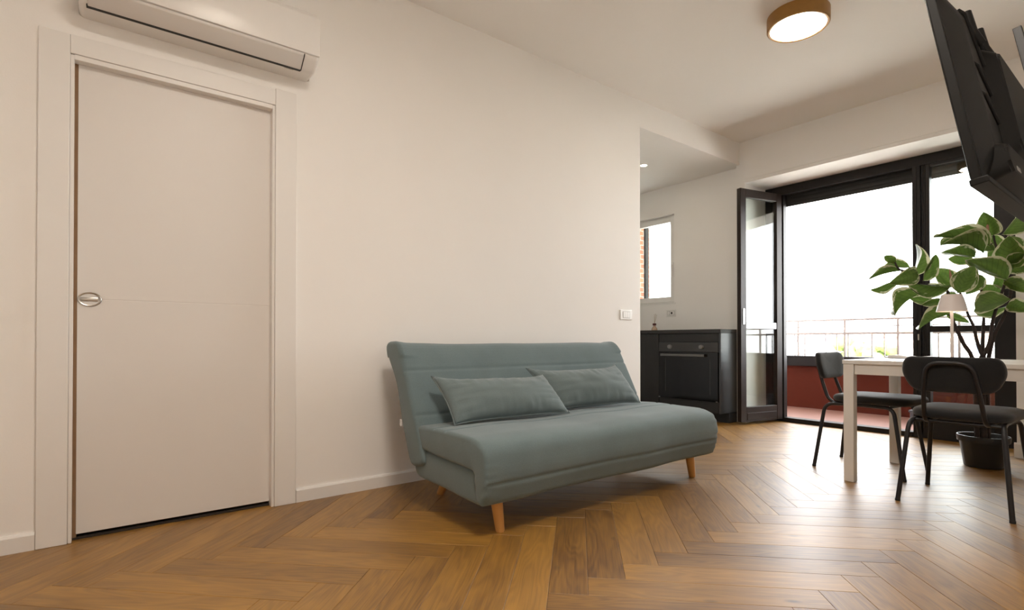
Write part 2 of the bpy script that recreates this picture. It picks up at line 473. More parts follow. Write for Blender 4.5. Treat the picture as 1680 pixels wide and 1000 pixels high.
# kitchen recess
WY0, WY1, WZ0, WZ1 = 0.856, 1.60, 1.302, 2.362
wk = boxes((KX, 5.86, 0.035, WY0, -0.02, KZ), (KX, 5.86, WY1, KY, -0.02, KZ), (KX, 5.86, WY0, WY1, -0.02, WZ0), (KX, 5.86, WY0, WY1, WZ1, KZ))
struct('wall_kitchen_front', wk, 'wall')
struct('wall_kitchen_side', boxes((2.7, 5.86, KY, KY+0.12, -0.02, H)), 'wall')
struct('wall_kitchen_back', boxes((2.7, 2.82, 0.12, KY, -0.02, H)), 'wall')
struct('ceiling_kitchen', boxes((2.7, 5.86, 0.12, KY, KZ, KZ+0.1)), 'ceil')
struct('ceiling', boxes((XW-0.12, 5.86, YS-0.12, 0.12, H, H+0.12)), 'ceil')

# baseboards
def baseboard(name, axis, a0, a1, at, sgn):
    h, t = 0.072, 0.013
    prof = [(0, 0), (sgn*t, 0), (sgn*t, h-0.010), (sgn*(t-0.006), h), (0, h)]
    bm = bmesh.new()
    poly_prism(bm, [(at+p[0], p[1]) for p in prof], axis, a0, a1)
    struct(name, bm, 'trim', 25)
baseboard('baseboard_left', 'x', XW, -0.203, 0.0, -1)
baseboard('baseboard_middle', 'x', 0.831, 3.688, 0.0, -1)
bm = bmesh.new()
poly_prism(bm, [(D, 0), (D-0.014, 0), (D-0.014, 0.098), (D-0.007, 0.11), (D, 0.11)], 'y', YS, -2.116)
struct('baseboard_front', bm, 'trim', 25)
baseboard('baseboard_right', 'x', XW, D-0.014, YS, 1)
bm = bmesh.new()
poly_prism(bm, [(XW, 0), (XW+0.013, 0), (XW+0.013, 0.062), (XW+0.006, 0.072), (XW, 0.072)], 'y', YS+0.013, -0.013)
struct('baseboard_back', bm, 'trim', 25)

# ------------------------------------------------------------------ herringbone floor
floor = struct('floor', boxes((XW-0.1, 5.74, YS-0.1, 2.1, -0.06, -0.0125)), 'sub')
PW, PL, PT = 0.1355, 0.786, 0.012
OX, OY = 1.407, -1.582
eu = Vector((1, 1))/math.sqrt(2); ev = Vector((1, -1))/math.sqrt(2)
RX0, RX1, RY0, RY1 = XW, 5.74, YS, 1.2
def clip(poly, ax, val, keep_gt):
    out = []
    for i, p in enumerate(poly):
        q = poly[(i+1) % len(poly)]
        ip = (p[ax] > val) == keep_gt; iq = (q[ax] > val) == keep_gt
        if ip: out.append(p)
        if ip != iq:
            t = (val-p[ax])/(q[ax]-p[ax]); out.append(p+(q-p)*t)
    return out
def plank_mesh(poly):
    """poly: local ccw polygon; joints recessed by a small chamfer"""
    bm = bmesh.new()
    c = sum(poly, Vector((0, 0)))/len(poly)
    def inset(d):
        n = len(poly); res = []
        for i in range(n):
            a, b, e = poly[i-1], poly[i], poly[(i+1) % n]
            d1 = (b-a).normalized(); d2 = (e-b).normalized()
            n1 = Vector((-d1.y, d1.x)); n2 = Vector((-d2.y, d2.x))
            k = 1+n1.dot(n2)
            res.append(b+(n1+n2)/max(k, 0.3)*d)
        return res
    rings = []
    for d, z in ((0.0005, -PT), (0.0005, -0.0010), (0.0014, 0.0)):
        rings.append([bm.verts.new((p.x, p.y, z)) for p in inset(d)])
    n = len(poly)
    bm.faces.new(rings[2])
    for a, b in zip(rings, rings[1:]):
        for i in range(n): bm.faces.new((a[i], a[(i+1) % n], b[(i+1) % n], b[i]))
    bmesh.ops.recalc_face_normals(bm, faces=bm.faces)
    me = bpy.data.meshes.new('plank'); bm.to_mesh(me); bm.free()
    me.materials.append(M['oak'])
    return me
full = [Vector((-PL/2, -PW/2)), Vector((PL/2, -PW/2)), Vector((PL/2, PW/2)), Vector((-PL/2, PW/2))]
full_me = plank_mesh(full)
planks = []
for j in range(-3, 5):
    for k in range(-40, 40):
        for kind in (0, 1):
            if kind == 0: u0, v0 = k*PW+PL/2, k*PW+PW/2
            else: u0, v0 = k*PW+PL+PW/2, k*PW+PW-PL/2
            u0 += j*PL; v0 -= j*PL
            c = Vector((OX, OY))+eu*u0+ev*v0
            if not (RX0-0.6 < c.x < RX1+0.6 and RY0-0.6 < c.y < RY1+0.6): continue
            ang = math.pi/4 if kind == 0 else -math.pi/4
            ca, sa = math.cos(ang), math.sin(ang)
            wp = [Vector((c.x+p.x*ca-p.y*sa, c.y+p.x*sa+p.y*ca)) for p in full]
            poly = wp
            for ax, val, gt in ((0, RX0, True), (0, RX1, False), (1, RY0, True), (1, RY1, False)):
                poly = clip(poly, ax, val, gt)
                if len(poly) < 3: break
            if len(poly) < 3: continue
            door_way = any(-0.13 < p.x < 0.74 for p in poly) and min(p.y for p in poly) < 0.09
            if all(p.x < 3.688+0.06 and p.y > -0.001 for p in poly) and not door_way: continue
            cx_ = sum(p.x for p in poly)/len(poly); cy_ = sum(p.y for p in poly)/len(poly)
            if cx_ < 3.7 and cy_ > 0.12 and not door_way: continue
            if min(p.x for p in poly) > D+0.01 and (min(p.y for p in poly) > -0.06 or max(p.y for p in poly) < -2.13): continue
            # drop slivers
            area = 0.5*abs(sum(poly[i].x*poly[(i+1) % len(poly)].y-poly[(i+1) % len(poly)].x*poly[i].y for i in range(len(poly))))
            if area < 0.0012: continue
            if len(poly) == 4 and all((a-b).length < 1e-6 for a, b in zip(poly, wp)): me = full_me
            else:
                lp = [Vector(((p.x-c.x)*ca+(p.y-c.y)*sa, -(p.x-c.x)*sa+(p.y-c.y)*ca)) for p in poly]
                cl = []
                for q in lp:
                    if not cl or (q-cl[-1]).length > 0.004: cl.append(q)
                if (cl[0]-cl[-1]).length < 0.004: cl.pop()
                if len(cl) < 3: continue
                me = plank_mesh(cl)
            planks.append((me, c, ang))
print('PLANKS', len(planks))
planks.sort(key=lambda q: -((q[1].x)*cf.x+(q[1].y+2.945)*cf.y))
far_planks, planks = planks[296:], planks[:296]      # the strip behind the camera is joined
bm = bmesh.new()
for me, c, ang in far_planks:
    q = bm.verts[:] ; n0 = len(bm.verts)
    bm.from_mesh(me); bm.verts.ensure_lookup_table()
    bmesh.ops.transform(bm, verts=bm.verts[n0:], matrix=Matrix.Translation((c.x, c.y, 0)) @ Matrix.Rotation(ang, 4, 'Z'))
o = finish(bm, 'plank_field', 'oak', floor)
o['kind'] = 'stuff'
for me, c, ang in planks:
    o = bpy.data.objects.new('plank', me)
    COL.objects.link(o)
    o.location = (c.x, c.y, random.uniform(-0.0004, 0.0)); o.rotation_euler = (0, 0, ang+(math.pi if random.random() < 0.5 else 0) if me is full_me else ang)
    o.parent = floor

# ------------------------------------------------------------------ sliding door
dr = bpy.data.objects.new('door_1', None); COL.objects.link(dr); dr.location = (0.31, 0, 0)
tag(dr, 'white sliding door with oval pull under the air conditioner', None, None, 'structure')
def casing(b):
    bm = boxes(b, bev=0.003); part('casing', bm, 'trim', dr, 30)
casing((-0.202, -0.100, -0.016, 0.002, 0.0, 2.162))
casing((0.722, 0.829, -0.016, 0.002, 0.0, 2.170))
casing((-0.100, 0.722, -0.015, 0.002, 2.082, 2.163))
# inner jamb lips
part('jamb', boxes((-0.0995, -0.086, -0.010, 0.035, 0.0, 2.078), bev=0.002), 'trim', dr, 30)
part('jamb', boxes((0.708, 0.7215, -0.010, 0.035, 0.0, 2.078), bev=0.002), 'trim', dr, 30)
part('jamb', boxes((-0.086, 0.708, -0.010, 0.035, 2.060, 2.0815), bev=0.002), 'trim', dr, 30)
part('jamb_back', boxes((-0.0985, -0.072, 0.036, 0.060, 0.0, 2.06)), 'jambwood', dr)
bm = boxes((-0.0735, 0.718, 0.034, 0.068, 0.022, 1.0385), (-0.0735, 0.718, 0.034, 0.068, 1.0415, 2.07), bev=0.0015)
abox(bm, -0.0735, 0.718, 0.0352, 0.066, 1.036, 1.044)
leaf = part('door_leaf', bm, 'door', dr, 30)
part('floor_guide', boxes((-0.086, 0.708, 0.030, 0.064, 0.0, 0.008)), 'darkgap', dr)
part('pocket', boxes((-0.099, 0.717, 0.112, 0.1199, -0.05, 2.078)), 'darkgap', dr)
# oval pull: ring, dished cup and turn piece
hc = Vector((-0.031, 0.034, 1.040))
bm = bmesh.new()
n = 40; rings = []
for (k, off) in ((1.0, 0.0), (1.0, -0.004), (0.93, -0.006), (0.84, -0.005), (0.82, -0.0005)):
    rings.append([bm.verts.new((hc.x+0.042*k*math.cos(2*math.pi*i/n), hc.y+off, hc.z+0.031*k*math.sin(2*math.pi*i/n))) for i in range(n)])
for a, b in zip(rings, rings[1:]):
    for i in range(n): bm.faces.new((a[i], a[(i+1) % n], b[(i+1) % n], b[i]))
ring = part('pull_ring', bm, 'chrome', dr, 40)
bm = bmesh.new()
bm.faces.new([bm.verts.new((hc.x+0.035*math.cos(2*math.pi*i/n), hc.y-0.0008, hc.z+0.0255*math.sin(2*math.pi*i/n))) for i in range(n)])
part('pull_cup', bm, 'plastic', dr)
bm = boxes((hc.x-0.031, hc.x+0.031, hc.y-0.0055, hc.y, hc.z-0.0085, hc.z+0.0085), bev=0.0025)
part('pull_bar', bm, 'chrome', dr, 40)

# ------------------------------------------------------------------ air conditioner
ac = thing('air_conditioner', (0.41, -0.10, 2.25), 'white split air conditioner mounted on the wall above the door', 'air conditioner')
AX0, AX1 = -0.072, 0.890
def xsweep(bm, prof, x0, x1, R=0.02, n=4, sgn=None):
    """closed (y,z) profile swept along x, ends rounded by insetting the outline"""
    m = len(prof); P = [Vector(p) for p in prof]
    area = sum(P[i].x*P[(i+1) % m].y-P[(i+1) % m].x*P[i].y for i in range(m))
    s = 1 if area > 0 else -1
    def inset(d):
        res = []
        for i in range(m):
            a, b, c = P[i-1], P[i], P[(i+1) % m]
            t = ((b-a).normalized()+(c-b).normalized())
            if t.length < 1e-6: t = c-a
            t.normalize(); res.append(b+Vector((-t.y, t.x))*s*d)
        return res
    st = []
    for i in range(n+1):
        th = math.pi/2*i/n; st.append((x0+R*(1-math.sin(th)), R*(1-math.cos(math.pi/2-th)) if False else R*(1-math.sin(th)) if False else R*(1-math.sqrt(max(0, 1-(1-math.sin(th))**2)))))
    return P, inset, st, s
def sweep(bm, prof, x0, x1, R=0.03, n=4, mids=24, dispf=None):
    P, inset, _, s = xsweep(bm, prof, x0, x1)
    st = []
    for i in range(n+1):
        th = math.pi/2*i/n
        st.append((x0+R*(1-math.cos(th)), R*(1-math.sin(th))))
    for i in range(1, mids): st.append((x0+R+(x1-x0-2*R)*i/mids, 0.0))
    for i in range(n, -1, -1):
        th = math.pi/2*i/n
        st.append((x1-R*(1-math.cos(th)), R*(1-math.sin(th))))
    m = len(prof); rings = []
    for (x, d) in st:
        q = inset(d)
        row = []
        for i, p in enumerate(q):
            y, z, xx = p.x, p.y, x
            if dispf:
                dd = dispf(x, i/m, p)
                a, c = P[i-1], P[(i+1) % m]
                t = (c-a).normalized(); nn = Vector((-t.y, t.x))*s
                y += nn.x*dd; z += nn.y*dd
            row.append(bm.verts.new((xx, y, z)))
        rings.append(row)
    for a, b in zip(rings, rings[1:]):
        for i in range(m): bm.faces.new((a[i], a[(i+1) % m], b[(i+1) % m], b[i]))
    bm.faces.new(rings[0]); bm.faces.new(list(reversed(rings[-1])))
def resample(pts, step, closed=True):
    P = [Vector(p) for p in pts]; out = []
    m = len(P)
    for i in range(m if closed else m-1):
        a, b = P[i], P[(i+1) % m]; k = max(1, int(round((b-a).length/step)))
        for j in range(k): out.append(a.lerp(b, j/k))
    if not closed: out.append(P[-1])
    return out
def round_poly(pts, radii, n=5):
    P = [Vector(p) for p in pts]; m = len(P); out = []
    for i in range(m):
        a, b, c = P[i-1], P[i], P[(i+1) % m]; r = radii[i] if isinstance(radii, (list, tuple)) else radii
        d1 = a-b; d2 = c-b; k = min(r, d1.length*0.48, d2.length*0.48)
        if k < 1e-5: out.append(b); continue
        p0 = b+d1.normalized()*k; p2 = b+d2.normalized()*k
        for j in range(n+1):
            t = j/n; out.append(p0*(1-t)**2+b*2*t*(1-t)+p2*t*t)
    return out
prof = round_poly([(0, 2.252), (-0.135, 2.244), (-0.198, 2.294), (-0.205, 2.50), (-0.175, 2.535), (0, 2.54)], [0.002, 0.02, 0.02, 0.012, 0.02, 0.002])
bm = bmesh.new(); sweep(bm, prof, AX0, AX1, R=0.022, n=5, mids=4)
part('body', bm, 'acplastic', ac, 35)
# front panel: slightly proud, with a shadow line below
bm = bmesh.new()
fp = round_poly([(-0.199, 2.303), (-0.208, 2.305), (-0.2125, 2.492), (-0.205, 2.497), (-0.200, 2.495)], 0.002, 2)
sweep(bm, fp, AX0+0.012, AX1-0.004, R=0.004, n=2, mids=2)
part('front_panel', bm, 'acplastic', ac, 35)
# air flap and black outlet slot
bm = bmesh.new()
fl = [(-0.140, 2.2405), (-0.201, 2.2885), (-0.205, 2.297), (-0.199, 2.299), (-0.138, 2.250)]
sweep(bm, round_poly(fl, 0.002, 2), AX0+0.030, AX1-0.080, R=0.003, n=2, mids=2)
part('air_flap', bm, 'acunder', ac, 35)
bm = bmesh.new()
sweep(bm, [(-0.118, 2.2425), (-0.141, 2.2395), (-0.141, 2.256), (-0.118, 2.256)], AX0+0.026, AX1-0.076, R=0.001, n=1, mids=2)
part('outlet_slot', bm, 'black', ac)
bm = bmesh.new(); poly_prism(bm, [(-0.139, 2.2398), (-0.2016, 2.2882), (-0.2057, 2.2972), (-0.199, 2.2995), (-0.138, 2.250)], 'x', AX1-0.0795, AX1-0.0765)
part('slot_end', bm, 'black', ac)
part('lamp_window', boxes((AX1-0.150, AX1-0.108, -0.112, -0.106, 2.2425, 2.246)), 'acunder', ac)

# ------------------------------------------------------------------ sofa bed
sf = thing('sofa_bed', (2.17, -0.62, 0), 'blue-grey fabric sofa bed on wooden legs standing along the white wall', 'sofa')
SX0, SX1 = 1.283, 3.050
def crease(p, pts, w, depth):
    d = 0.0
    for q in pts:
        r = (p-Vector(q)).length
        d = max(d, depth*math.exp(-(r/w)**2))
    return d
def wob(x, y, z, amp, sc):
    return amp*noise.noise(Vector((x*sc, y*sc, z*sc)))
# backrest: a leaning slab with a rolled top edge
back = round_poly([(-0.445, 0.20), (-0.600, 0.24), (-0.535, 0.40), (-0.455, 0.55), (-0.335, 0.785), (-0.275, 0.845), (-0.155, 0.838), (-0.165, 0.775), (-0.285, 0.62), (-0.345, 0.42)],
                  [0.06, 0.05, 0.05, 0.05, 0.06, 0.05, 0.04, 0.05, 0.08, 0.08], 4)
back = resample(back, 0.007)
seams = [(-0.375, 0.700), (-0.492, 0.475)]
bm = bmesh.new()
def bd(x, t, p):
    e = min(x-SX0, SX1-x)
    ear = 0.0
    if p.y > 0.77: ear = -0.012*math.exp(-(e/0.05)**2)
    return crease(p, seams, 0.008, 0.006)+wob(x, p.x, p.y, 0.006, 3.0)+ear
sweep(bm, back, SX0-0.01, SX1, R=0.024, n=5, mids=60, dispf=bd)
part('backrest', bm, 'sofa', sf, 60)
# seat: padded top that hangs down over the front as one hooked section
seat = round_poly([(-0.44, 0.315), (-1.015, 0.288), (-1.03, 0.155), (-1.085, 0.148), (-1.125, 0.28), (-1.105, 0.40), (-1.02, 0.432), (-0.75, 0.437), (-0.46, 0.425)],
                  [0.05, 0.015, 0.02, 0.035, 0.10, 0.09, 0.10, 0.10, 0.055], 5)
seat = resample(seat, 0.007)
sseams = [(-0.665, 0.436), (-0.775, 0.437), (-1.1185, 0.245)]
bm = bmesh.new()
def sd(x, t, p):
    e = min(x-SX0, SX1-x)
    pk = 0.0
    if p.x < -1.0: pk = 0.009*math.exp(-(e/0.035)**2)*max(0.0, noise.noise(Vector((p.y*38, x*3, 1.0)))+0.2)
    return crease(p, sseams, 0.008, 0.007)+wob(x, p.x, p.y, 0.008, 3.3)+pk
sweep(bm, seat, SX0, SX1, R=0.018, n=5, mids=60, dispf=sd)
part('seat_cushion', bm, 'sofa', sf, 60)
# lower mattress half folded under the seat
base = round_poly([(-0.47, 0.165), (-1.06, 0.142), (-1.07, 0.25), (-1.03, 0.292), (-0.47, 0.305), (-0.44, 0.25)], [0.04, 0.03, 0.05, 0.03, 0.04, 0.04], 4)
base = resample(base, 0.025)
bm = bmesh.new()
sweep(bm, base, SX0+0.010, SX1-0.02, R=0.022, n=5, mids=40, dispf=lambda x, t, p: wob(x, p.x, p.y, 0.006, 4.0))
part('base_cushion', bm, 'sofa', sf, 60)
for (tx, ty, bx, by) in ((1.415, -1.00, 1.432, -1.015), (1.50, -0.50, 1.520, -0.335), (2.925, -0.985, 2.962, -0.985), (2.925, -0.50, 2.955, -0.36)):
    bm = bmesh.new()
    tube(bm, [(tx, ty, 0.20), (tx+(bx-tx)*0.5, ty+(by-ty)*0.5, 0.10), (bx, by, 0.004), (bx, by, 0.0)], [0.029, 0.0255, 0.0205, 0.018], 20)
    part('leg', bm, 'beech', sf, 50)
tg = boxes((SX0-0.013, SX0+0.002, -0.350, -0.335, 0.405, 0.440), bev=0.001)
tag(part('care_tag', tg, 'paper', sf), 'white sewn-in care tag')

def cushion(name, corners, thick, label, seed):
    BL, BR, TR, TL = [Vector(c) for c in corners]
    c0 = (BL+BR+TR+TL)/4
    root = thing(name, (c0.x, c0.y, min(c.z for c in (BL, BR))), label, 'cushion', 'scatter cushions on the sofa')
    nrm = (BR-BL).cross(TL-BL).normalized()
    if nrm.y > 0: nrm.negate()
    NU, NV = 48, 24
    bm = bmesh.new(); grid = {}
    for side in (1, -1):
        for i in range(NU+1):
            for j in range(NV+1):
                edge = i in (0, NU) or j in (0, NV)
                if edge and side == -1: grid[(side, i, j)] = grid[(1, i, j)]; continue
                u = i/NU*2-1; v = j/NV*2-1
                # sides pull in between the corners
                uu = u*(1-0.045*(1-v*v)); vv = v*(1-(0.22 if v > 0 else 0.10)*(1-u**4))
                s_, t_ = (uu+1)/2, (vv+1)/2
                p = BL*(1-s_)*(1-t_)+BR*s_*(1-t_)+TR*s_*t_+TL*(1-s_)*t_
                h = thick*max(0.0, (1-u*u))**0.42*max(0.0, (1-v*v))**0.55
                # gathers running in from the seams
                k = noise.noise(Vector((u*9+seed, seed, v*1.2)))*0.5+noise.noise(Vector((u*20, seed*3, v*2)))*0.3
                k2 = noise.noise(Vector((u*1.3, v*8+seed, 2.0)))
                h += (0.022*k*abs(v)**1.5+0.018*k2*abs(u)**3)*(0 if edge else 1)*min(1, 6*(1-abs(u)))*min(1, 4*(1-abs(v))+0.2)
                h += 0.010*noise.noise(Vector((u*2.5+seed, v*2.5, seed)))*(1-u*u)*(1-v*v)
                grid[(side, i, j)] = bm.verts.new(p+nrm*h*side*(1.0 if side == 1 else 0.55))
        for i in range(NU):
            for j in range(NV):
                q = [grid[(side, i, j)], grid[(side, i+1, j)], grid[(side, i+1, j+1)], grid[(side, i, j+1)]]
                bm.faces.new(q if side == 1 else list(reversed(q)))
    part('cover', bm, 'cushion', root, 180)
    pts = [BL.lerp(BR, t/16) for t in range(16)]
    bm = bmesh.new()
    loop = [grid_pos for grid_pos in []]
    def epos(u, v):
        uu = u*(1-0.045*(1-v*v)); vv = v*(1-(0.22 if v > 0 else 0.10)*(1-u**4)); s_, t_ = (uu+1)/2, (vv+1)/2
        return BL*(1-s_)*(1-t_)+BR*s_*(1-t_)+TR*s_*t_+TL*(1-s_)*t_
    path = [epos(-1+2*i/24, -1) for i in range(24)]+[epos(1, -1+2*i/12) for i in range(12)]+[epos(1-2*i/24, 1) for i in range(24)]+[epos(-1, 1-2*i/12) for i in range(13)]
    tube(bm, path, 0.0035, 6)
    part('seam', bm, 'cushion', root, 60)
cushion('throw_cushion', [(1.400, -0.680, 0.440), (2.160, -0.710, 0.440), (2.085, -0.560, 0.658), (1.360, -0.515, 0.674)], 0.088,
        'blue-grey scatter cushion lying in front, nearer the door side of the sofa', 3.1)
cushion('throw_cushion', [(2.165, -0.615, 0.446), (2.885, -0.640, 0.440), (2.790, -0.505, 0.695), (2.030, -0.470, 0.692)], 0.088,
        'blue-grey scatter cushion partly behind the other, nearer the kitchen end', 8.7)

# ------------------------------------------------------------------ wall switch
def plate(name, label, cat, loc, w_, h_, axis, sockets):
    root = thing(name, loc, label, cat)
    x, y, z = loc
    def bx(a0, a1, d0, d1, z0, z1, bev=0.002):
        if axis == 'y': return boxes((x+a0, x+a1, y-d1, y-d0, z+z0, z+z1), bev=bev)
        return boxes((x-d1, x-d0, y+a0, y+a1, z+z0, z+z1), bev=bev)
    part('cover_plate', bx(-w_/2, w_/2, 0, 0.009, -h_/2, h_/2, 0.003), 'plastic', root, 30)
    return root, bx
root, bx = plate('light_switch', 'white three-module light switch on the wall right above the sofa', 'switch', (3.497, 0.0, 1.073), 0.145, 0.082, 'y', 0)
M['gapgrey'] = mat('gap_shade_grey', (0.42, 0.41, 0.40), 0.4, var=0.02)  # grey that imitates the shade in the gaps round the modules
part('gap_shade', bx(-0.046, 0.046, 0.008, 0.0098, -0.028, 0.028, 0), 'gapgrey', root, 30)
for i in range(3): part('rocker', bx(-0.042+i*0.029, -0.0155+i*0.029, 0.006, 0.0125 if i == 0 else 0.011, -0.024, 0.024, 0.0015), 'plastic', root, 30)

# ------------------------------------------------------------------ ceiling lamp
def ceiling_lamp(x, y, label, dm, k=1.0):
    cl = thing('ceiling_lamp', (x, y, 2.86), label, 'ceiling lamp')
    bm = bmesh.new()
    lathe(bm, [(0.160*k, 2.852), (0.172*k, 2.850), (0.180*k, 2.857), (0.180*k, 2.9335), (0.160*k, 2.9335)], (x, y, 0), 64)
    part('rim', bm, 'lampwood', cl, 40)
    bm = bmesh.new()
    lathe(bm, [(0.0, 2.842), (0.06*k, 2.843), (0.12*k, 2.846), (0.150*k, 2.850), (0.1605*k, 2.856), (0.1605*k, 2.866)], (x, y, 0), 64)
    part('diffuser', bm, dm, cl, 60)
ceiling_lamp(3.515, -1.395, 'round wooden-rimmed ceiling lamp, lit, near the television', 'diffuser')
ceiling_lamp(0.75, -2.35, 'large round wooden-rimmed fill lamp, added unseen on the ceiling over the door end of the room', 'fill_diffuser', 2.0)  # added lamp out of view, warm fill for the left side

# ------------------------------------------------------------------ kitchen
SPX, SPY = 4.525, 0.619
sp = thing('spotlight', (SPX, SPY, KZ), 'small lit recessed spotlight in the kitchen ceiling', 'spotlight')
bm = bmesh.new(); lathe(bm, [(0.030, KZ-0.004), (0.043, KZ-0.004), (0.045, KZ-0.0005), (0.030, KZ-0.0005)], (SPX, SPY, 0), 28); part('trim_ring', bm, 'plastic', sp, 40)
bm = bmesh.new(); lathe(bm, [(0.0, KZ-0.006), (0.02, KZ-0.005), (0.031, KZ-0.002)], (SPX, SPY, 0), 28); part('lens', bm, 'spot', sp, 40)

CF = 5.02                                # front plane of the kitchen units
cb = thing('oven_cabinet', (5.2, 0.42, 0), 'anthracite kitchen unit housing the oven below the dark worktop', 'cabinet')
part('plinth', boxes((5.165, 5.385, 0.037, 0.80, 0.0, 0.10)), 'cabinet', cb)
part('end_panel', boxes((CF, 5.388, 0.040, 0.060, 0.105, 0.932), bev=0.001), 'cabside', cb, 30)
part('carcass', boxes((CF+0.02, 5.388, 0.0605, 0.800, 0.105, 0.932)), 'cabinet', cb)
part('top_fascia', boxes((CF, CF+0.0195, 0.064, 0.797, 0.842, 0.928), bev=0.0015), 'cabinet', cb, 30)
part('bottom_fascia', boxes((CF, CF+0.0195, 0.064, 0.797, 0.108, 0.218), bev=0.0015), 'cabinet', cb, 30)
ov = thing('oven', (CF, 0.43, 0.222), 'built-in black glass oven with two round knobs', 'oven')
part('control_panel', boxes((CF-0.010, CF+0.019, 0.066, 0.795, 0.738, 0.838), bev=0.0015), 'ovensteel', ov, 30)
od = part('oven_door', boxes((CF-0.014, CF+0.019, 0.066, 0.795, 0.224, 0.732), bev=0.002), 'ovenglass', ov, 30)
part('inner_window', boxes((CF-0.0146, CF-0.0135, 0.155, 0.700, 0.30, 0.655)), 'tvscreen', ov, None, od)
for (a, b, cc, d_) in ((0.150, 0.155, 0.295, 0.66), (0.700, 0.705, 0.295, 0.66)):
    part('window_border', boxes((CF-0.0149, CF-0.0136, a, b, cc, d_)), 'ovensteel', ov, None, od)
bm = bmesh.new()
abox(bm, CF-0.052, CF-0.038, 0.205, 0.745, 0.686, 0.712, 0.003)
abox(bm, CF-0.040, CF-0.010, 0.235, 0.250, 0.692, 0.706, 0.002)
abox(bm, CF-0.040, CF-0.010, 0.700, 0.715, 0.692, 0.706, 0.002)
part('oven_handle', bm, 'handlegrey', ov, 30, od)
for yk in (0.250, 0.640):
    bm = bmesh.new()
    lathe(bm, [(0.0, 0.030), (0.019, 0.030), (0.021, 0.027), (0.022, 0.0)], (0, 0, 0), 24)
    bmesh.ops.rotate(bm, verts=bm.verts, cent=(0, 0, 0), matrix=Matrix.Rotation(-math.pi/2, 3, 'Y'))
    abox(bm, -0.034, -0.030, -0.003, 0.003, -0.018, 0.018)
    bmesh.ops.translate(bm, verts=bm.verts, vec=(CF-0.010, yk, 0.789))
    part('knob', bm, 'knob', ov, 40)
for yk in (0.078, 0.783):
    part('foot_bracket', boxes((CF-0.018, CF-0.008, yk-0.010, yk+0.010, 0.2225, 0.231), bev=0.001), 'knob', ov)
cc = thing('base_cabinet', (5.2, 1.1, 0), 'plain anthracite base cabinet to the left of the oven', 'cabinet')
part('plinth', boxes((5.165, 5.385, 0.803, 1.60, 0.0, 0.10)), 'cabinet', cc)
part('carcass', boxes((CF+0.02, 5.388, 0.803, 1.60, 0.105, 0.932)), 'cabinet', cc)
part('door', boxes((CF, CF+0.0195, 0.806, 1.40, 0.108, 0.928), bev=0.0015), 'cabinet', cc, 30)
part('door', boxes((CF, CF+0.0195, 1.404, 1.598, 0.108, 0.928), bev=0.0015), 'cabinet', cc, 30)
wt = finish(boxes((CF-0.008, 5.389, 0.038, 1.62, 0.9335, 0.974), bev=0.002), 'worktop', 'worktop', None, 30)
tag(wt, 'dark kitchen worktop running over the oven and cabinet', 'worktop')

# reed diffuser
RX, RY, RZ = 5.15, 0.96, 0.975
df = thing('reed_diffuser', (RX, RY, RZ), 'small glass reed diffuser bottle standing on the dark worktop', 'diffuser')
bm = bmesh.new(); lathe(bm, [(0, 0.0), (0.030, 0.0), (0.034, 0.006), (0.032, 0.020), (0.018, 0.042), (0.013, 0.050), (0.013, 0.060), (0, 0.060)], (RX, RY, RZ), 20); part('bottle', bm, 'amber', df, 50)
bm = bmesh.new(); lathe(bm, [(0, 0.058), (0.020, 0.058), (0.021, 0.066), (0.020, 0.082), (0, 0.082)], (RX, RY, RZ), 20); part('cap', bm, 'darkred', df, 40)
for (dx, dy, dz) in ((0.0, -0.018, 0.195), (0.01, -0.026, 0.18), (-0.01, -0.010, 0.19)):
    bm = bmesh.new(); tube(bm, [(RX, RY, RZ+0.07), (RX+dx, RY+dy, RZ+dz)], 0.0018, 6); part('reed', bm, 'reed', df)

root, bx = plate('wall_socket', 'white wall socket under the small kitchen window', 'socket', (KX, 0.897, 1.182), 0.135, 0.080, 'x', 0)
part('gap_shade', bx(-0.052, 0.050, 0.008, 0.0098, -0.026, 0.026, 0), 'gapgrey', root, 30)  # shade between the modules, put in as a grey inset
part('socket_module', bx(-0.048, 0.012, 0.006, 0.011, -0.022, 0.022, 0.001), 'plastic', root, 30)
part('switch_module', bx(0.018, 0.046, 0.006, 0.011, -0.022, 0.022, 0.001), 'plastic', root, 30)
bm = bmesh.new()
lathe(bm, [(0, 0.0), (0.013, 0.0), (0.013, 0.001), (0, 0.001)], (0, 0, 0), 18)
bmesh.ops.rotate(bm, verts=bm.verts, cent=(0, 0, 0), matrix=Matrix.Rotation(-math.pi/2, 3, 'Y'))
bmesh.ops.translate(bm, verts=bm.verts, vec=(KX-0.0108, 0.885, 1.182))
part('socket_hole', bm, 'black', root)

# kitchen window
kw = bpy.data.objects.new('window_1', None); COL.objects.link(kw); kw.location = (KX+0.10, 1.15, WZ0)
tag(kw, 'small white kitchen window above the worktop', None, None, 'structure')
FX0, FX1 = KX+0.06, KX+0.12
bm = boxes((FX0, FX1, WY0, WY0+0.035, WZ0, WZ1), (FX0, FX1, WY1-0.035, WY1, WZ0, WZ1), (FX0, FX1, WY0+0.035, WY1-0.035, WZ0, WZ0+0.035), (FX0, FX1, WY0+0.035, WY1-0.035, WZ1-0.035, WZ1), bev=0.002)
part('window_frame', bm, 'plastic', kw, 30)
SY0, SY1, SZ0, SZ1 = WY0+0.02, WY1-0.02, WZ0+0.02, WZ1-0.02
bm = boxes((FX0-0.018, FX1-0.02, SY0, SY0+0.062, SZ0, SZ1), (FX0-0.018, FX1-0.02, SY1-0.062, SY1, SZ0, SZ1), (FX0-0.018, FX1-0.02, SY0+0.062, SY1-0.062, SZ0, SZ0+0.062), (FX0-0.018, FX1-0.02, SY0+0.062, SY1-0.062, SZ1-0.062, SZ1), bev=0.003)
sash = part('sash', bm, 'plastic', kw, 30)
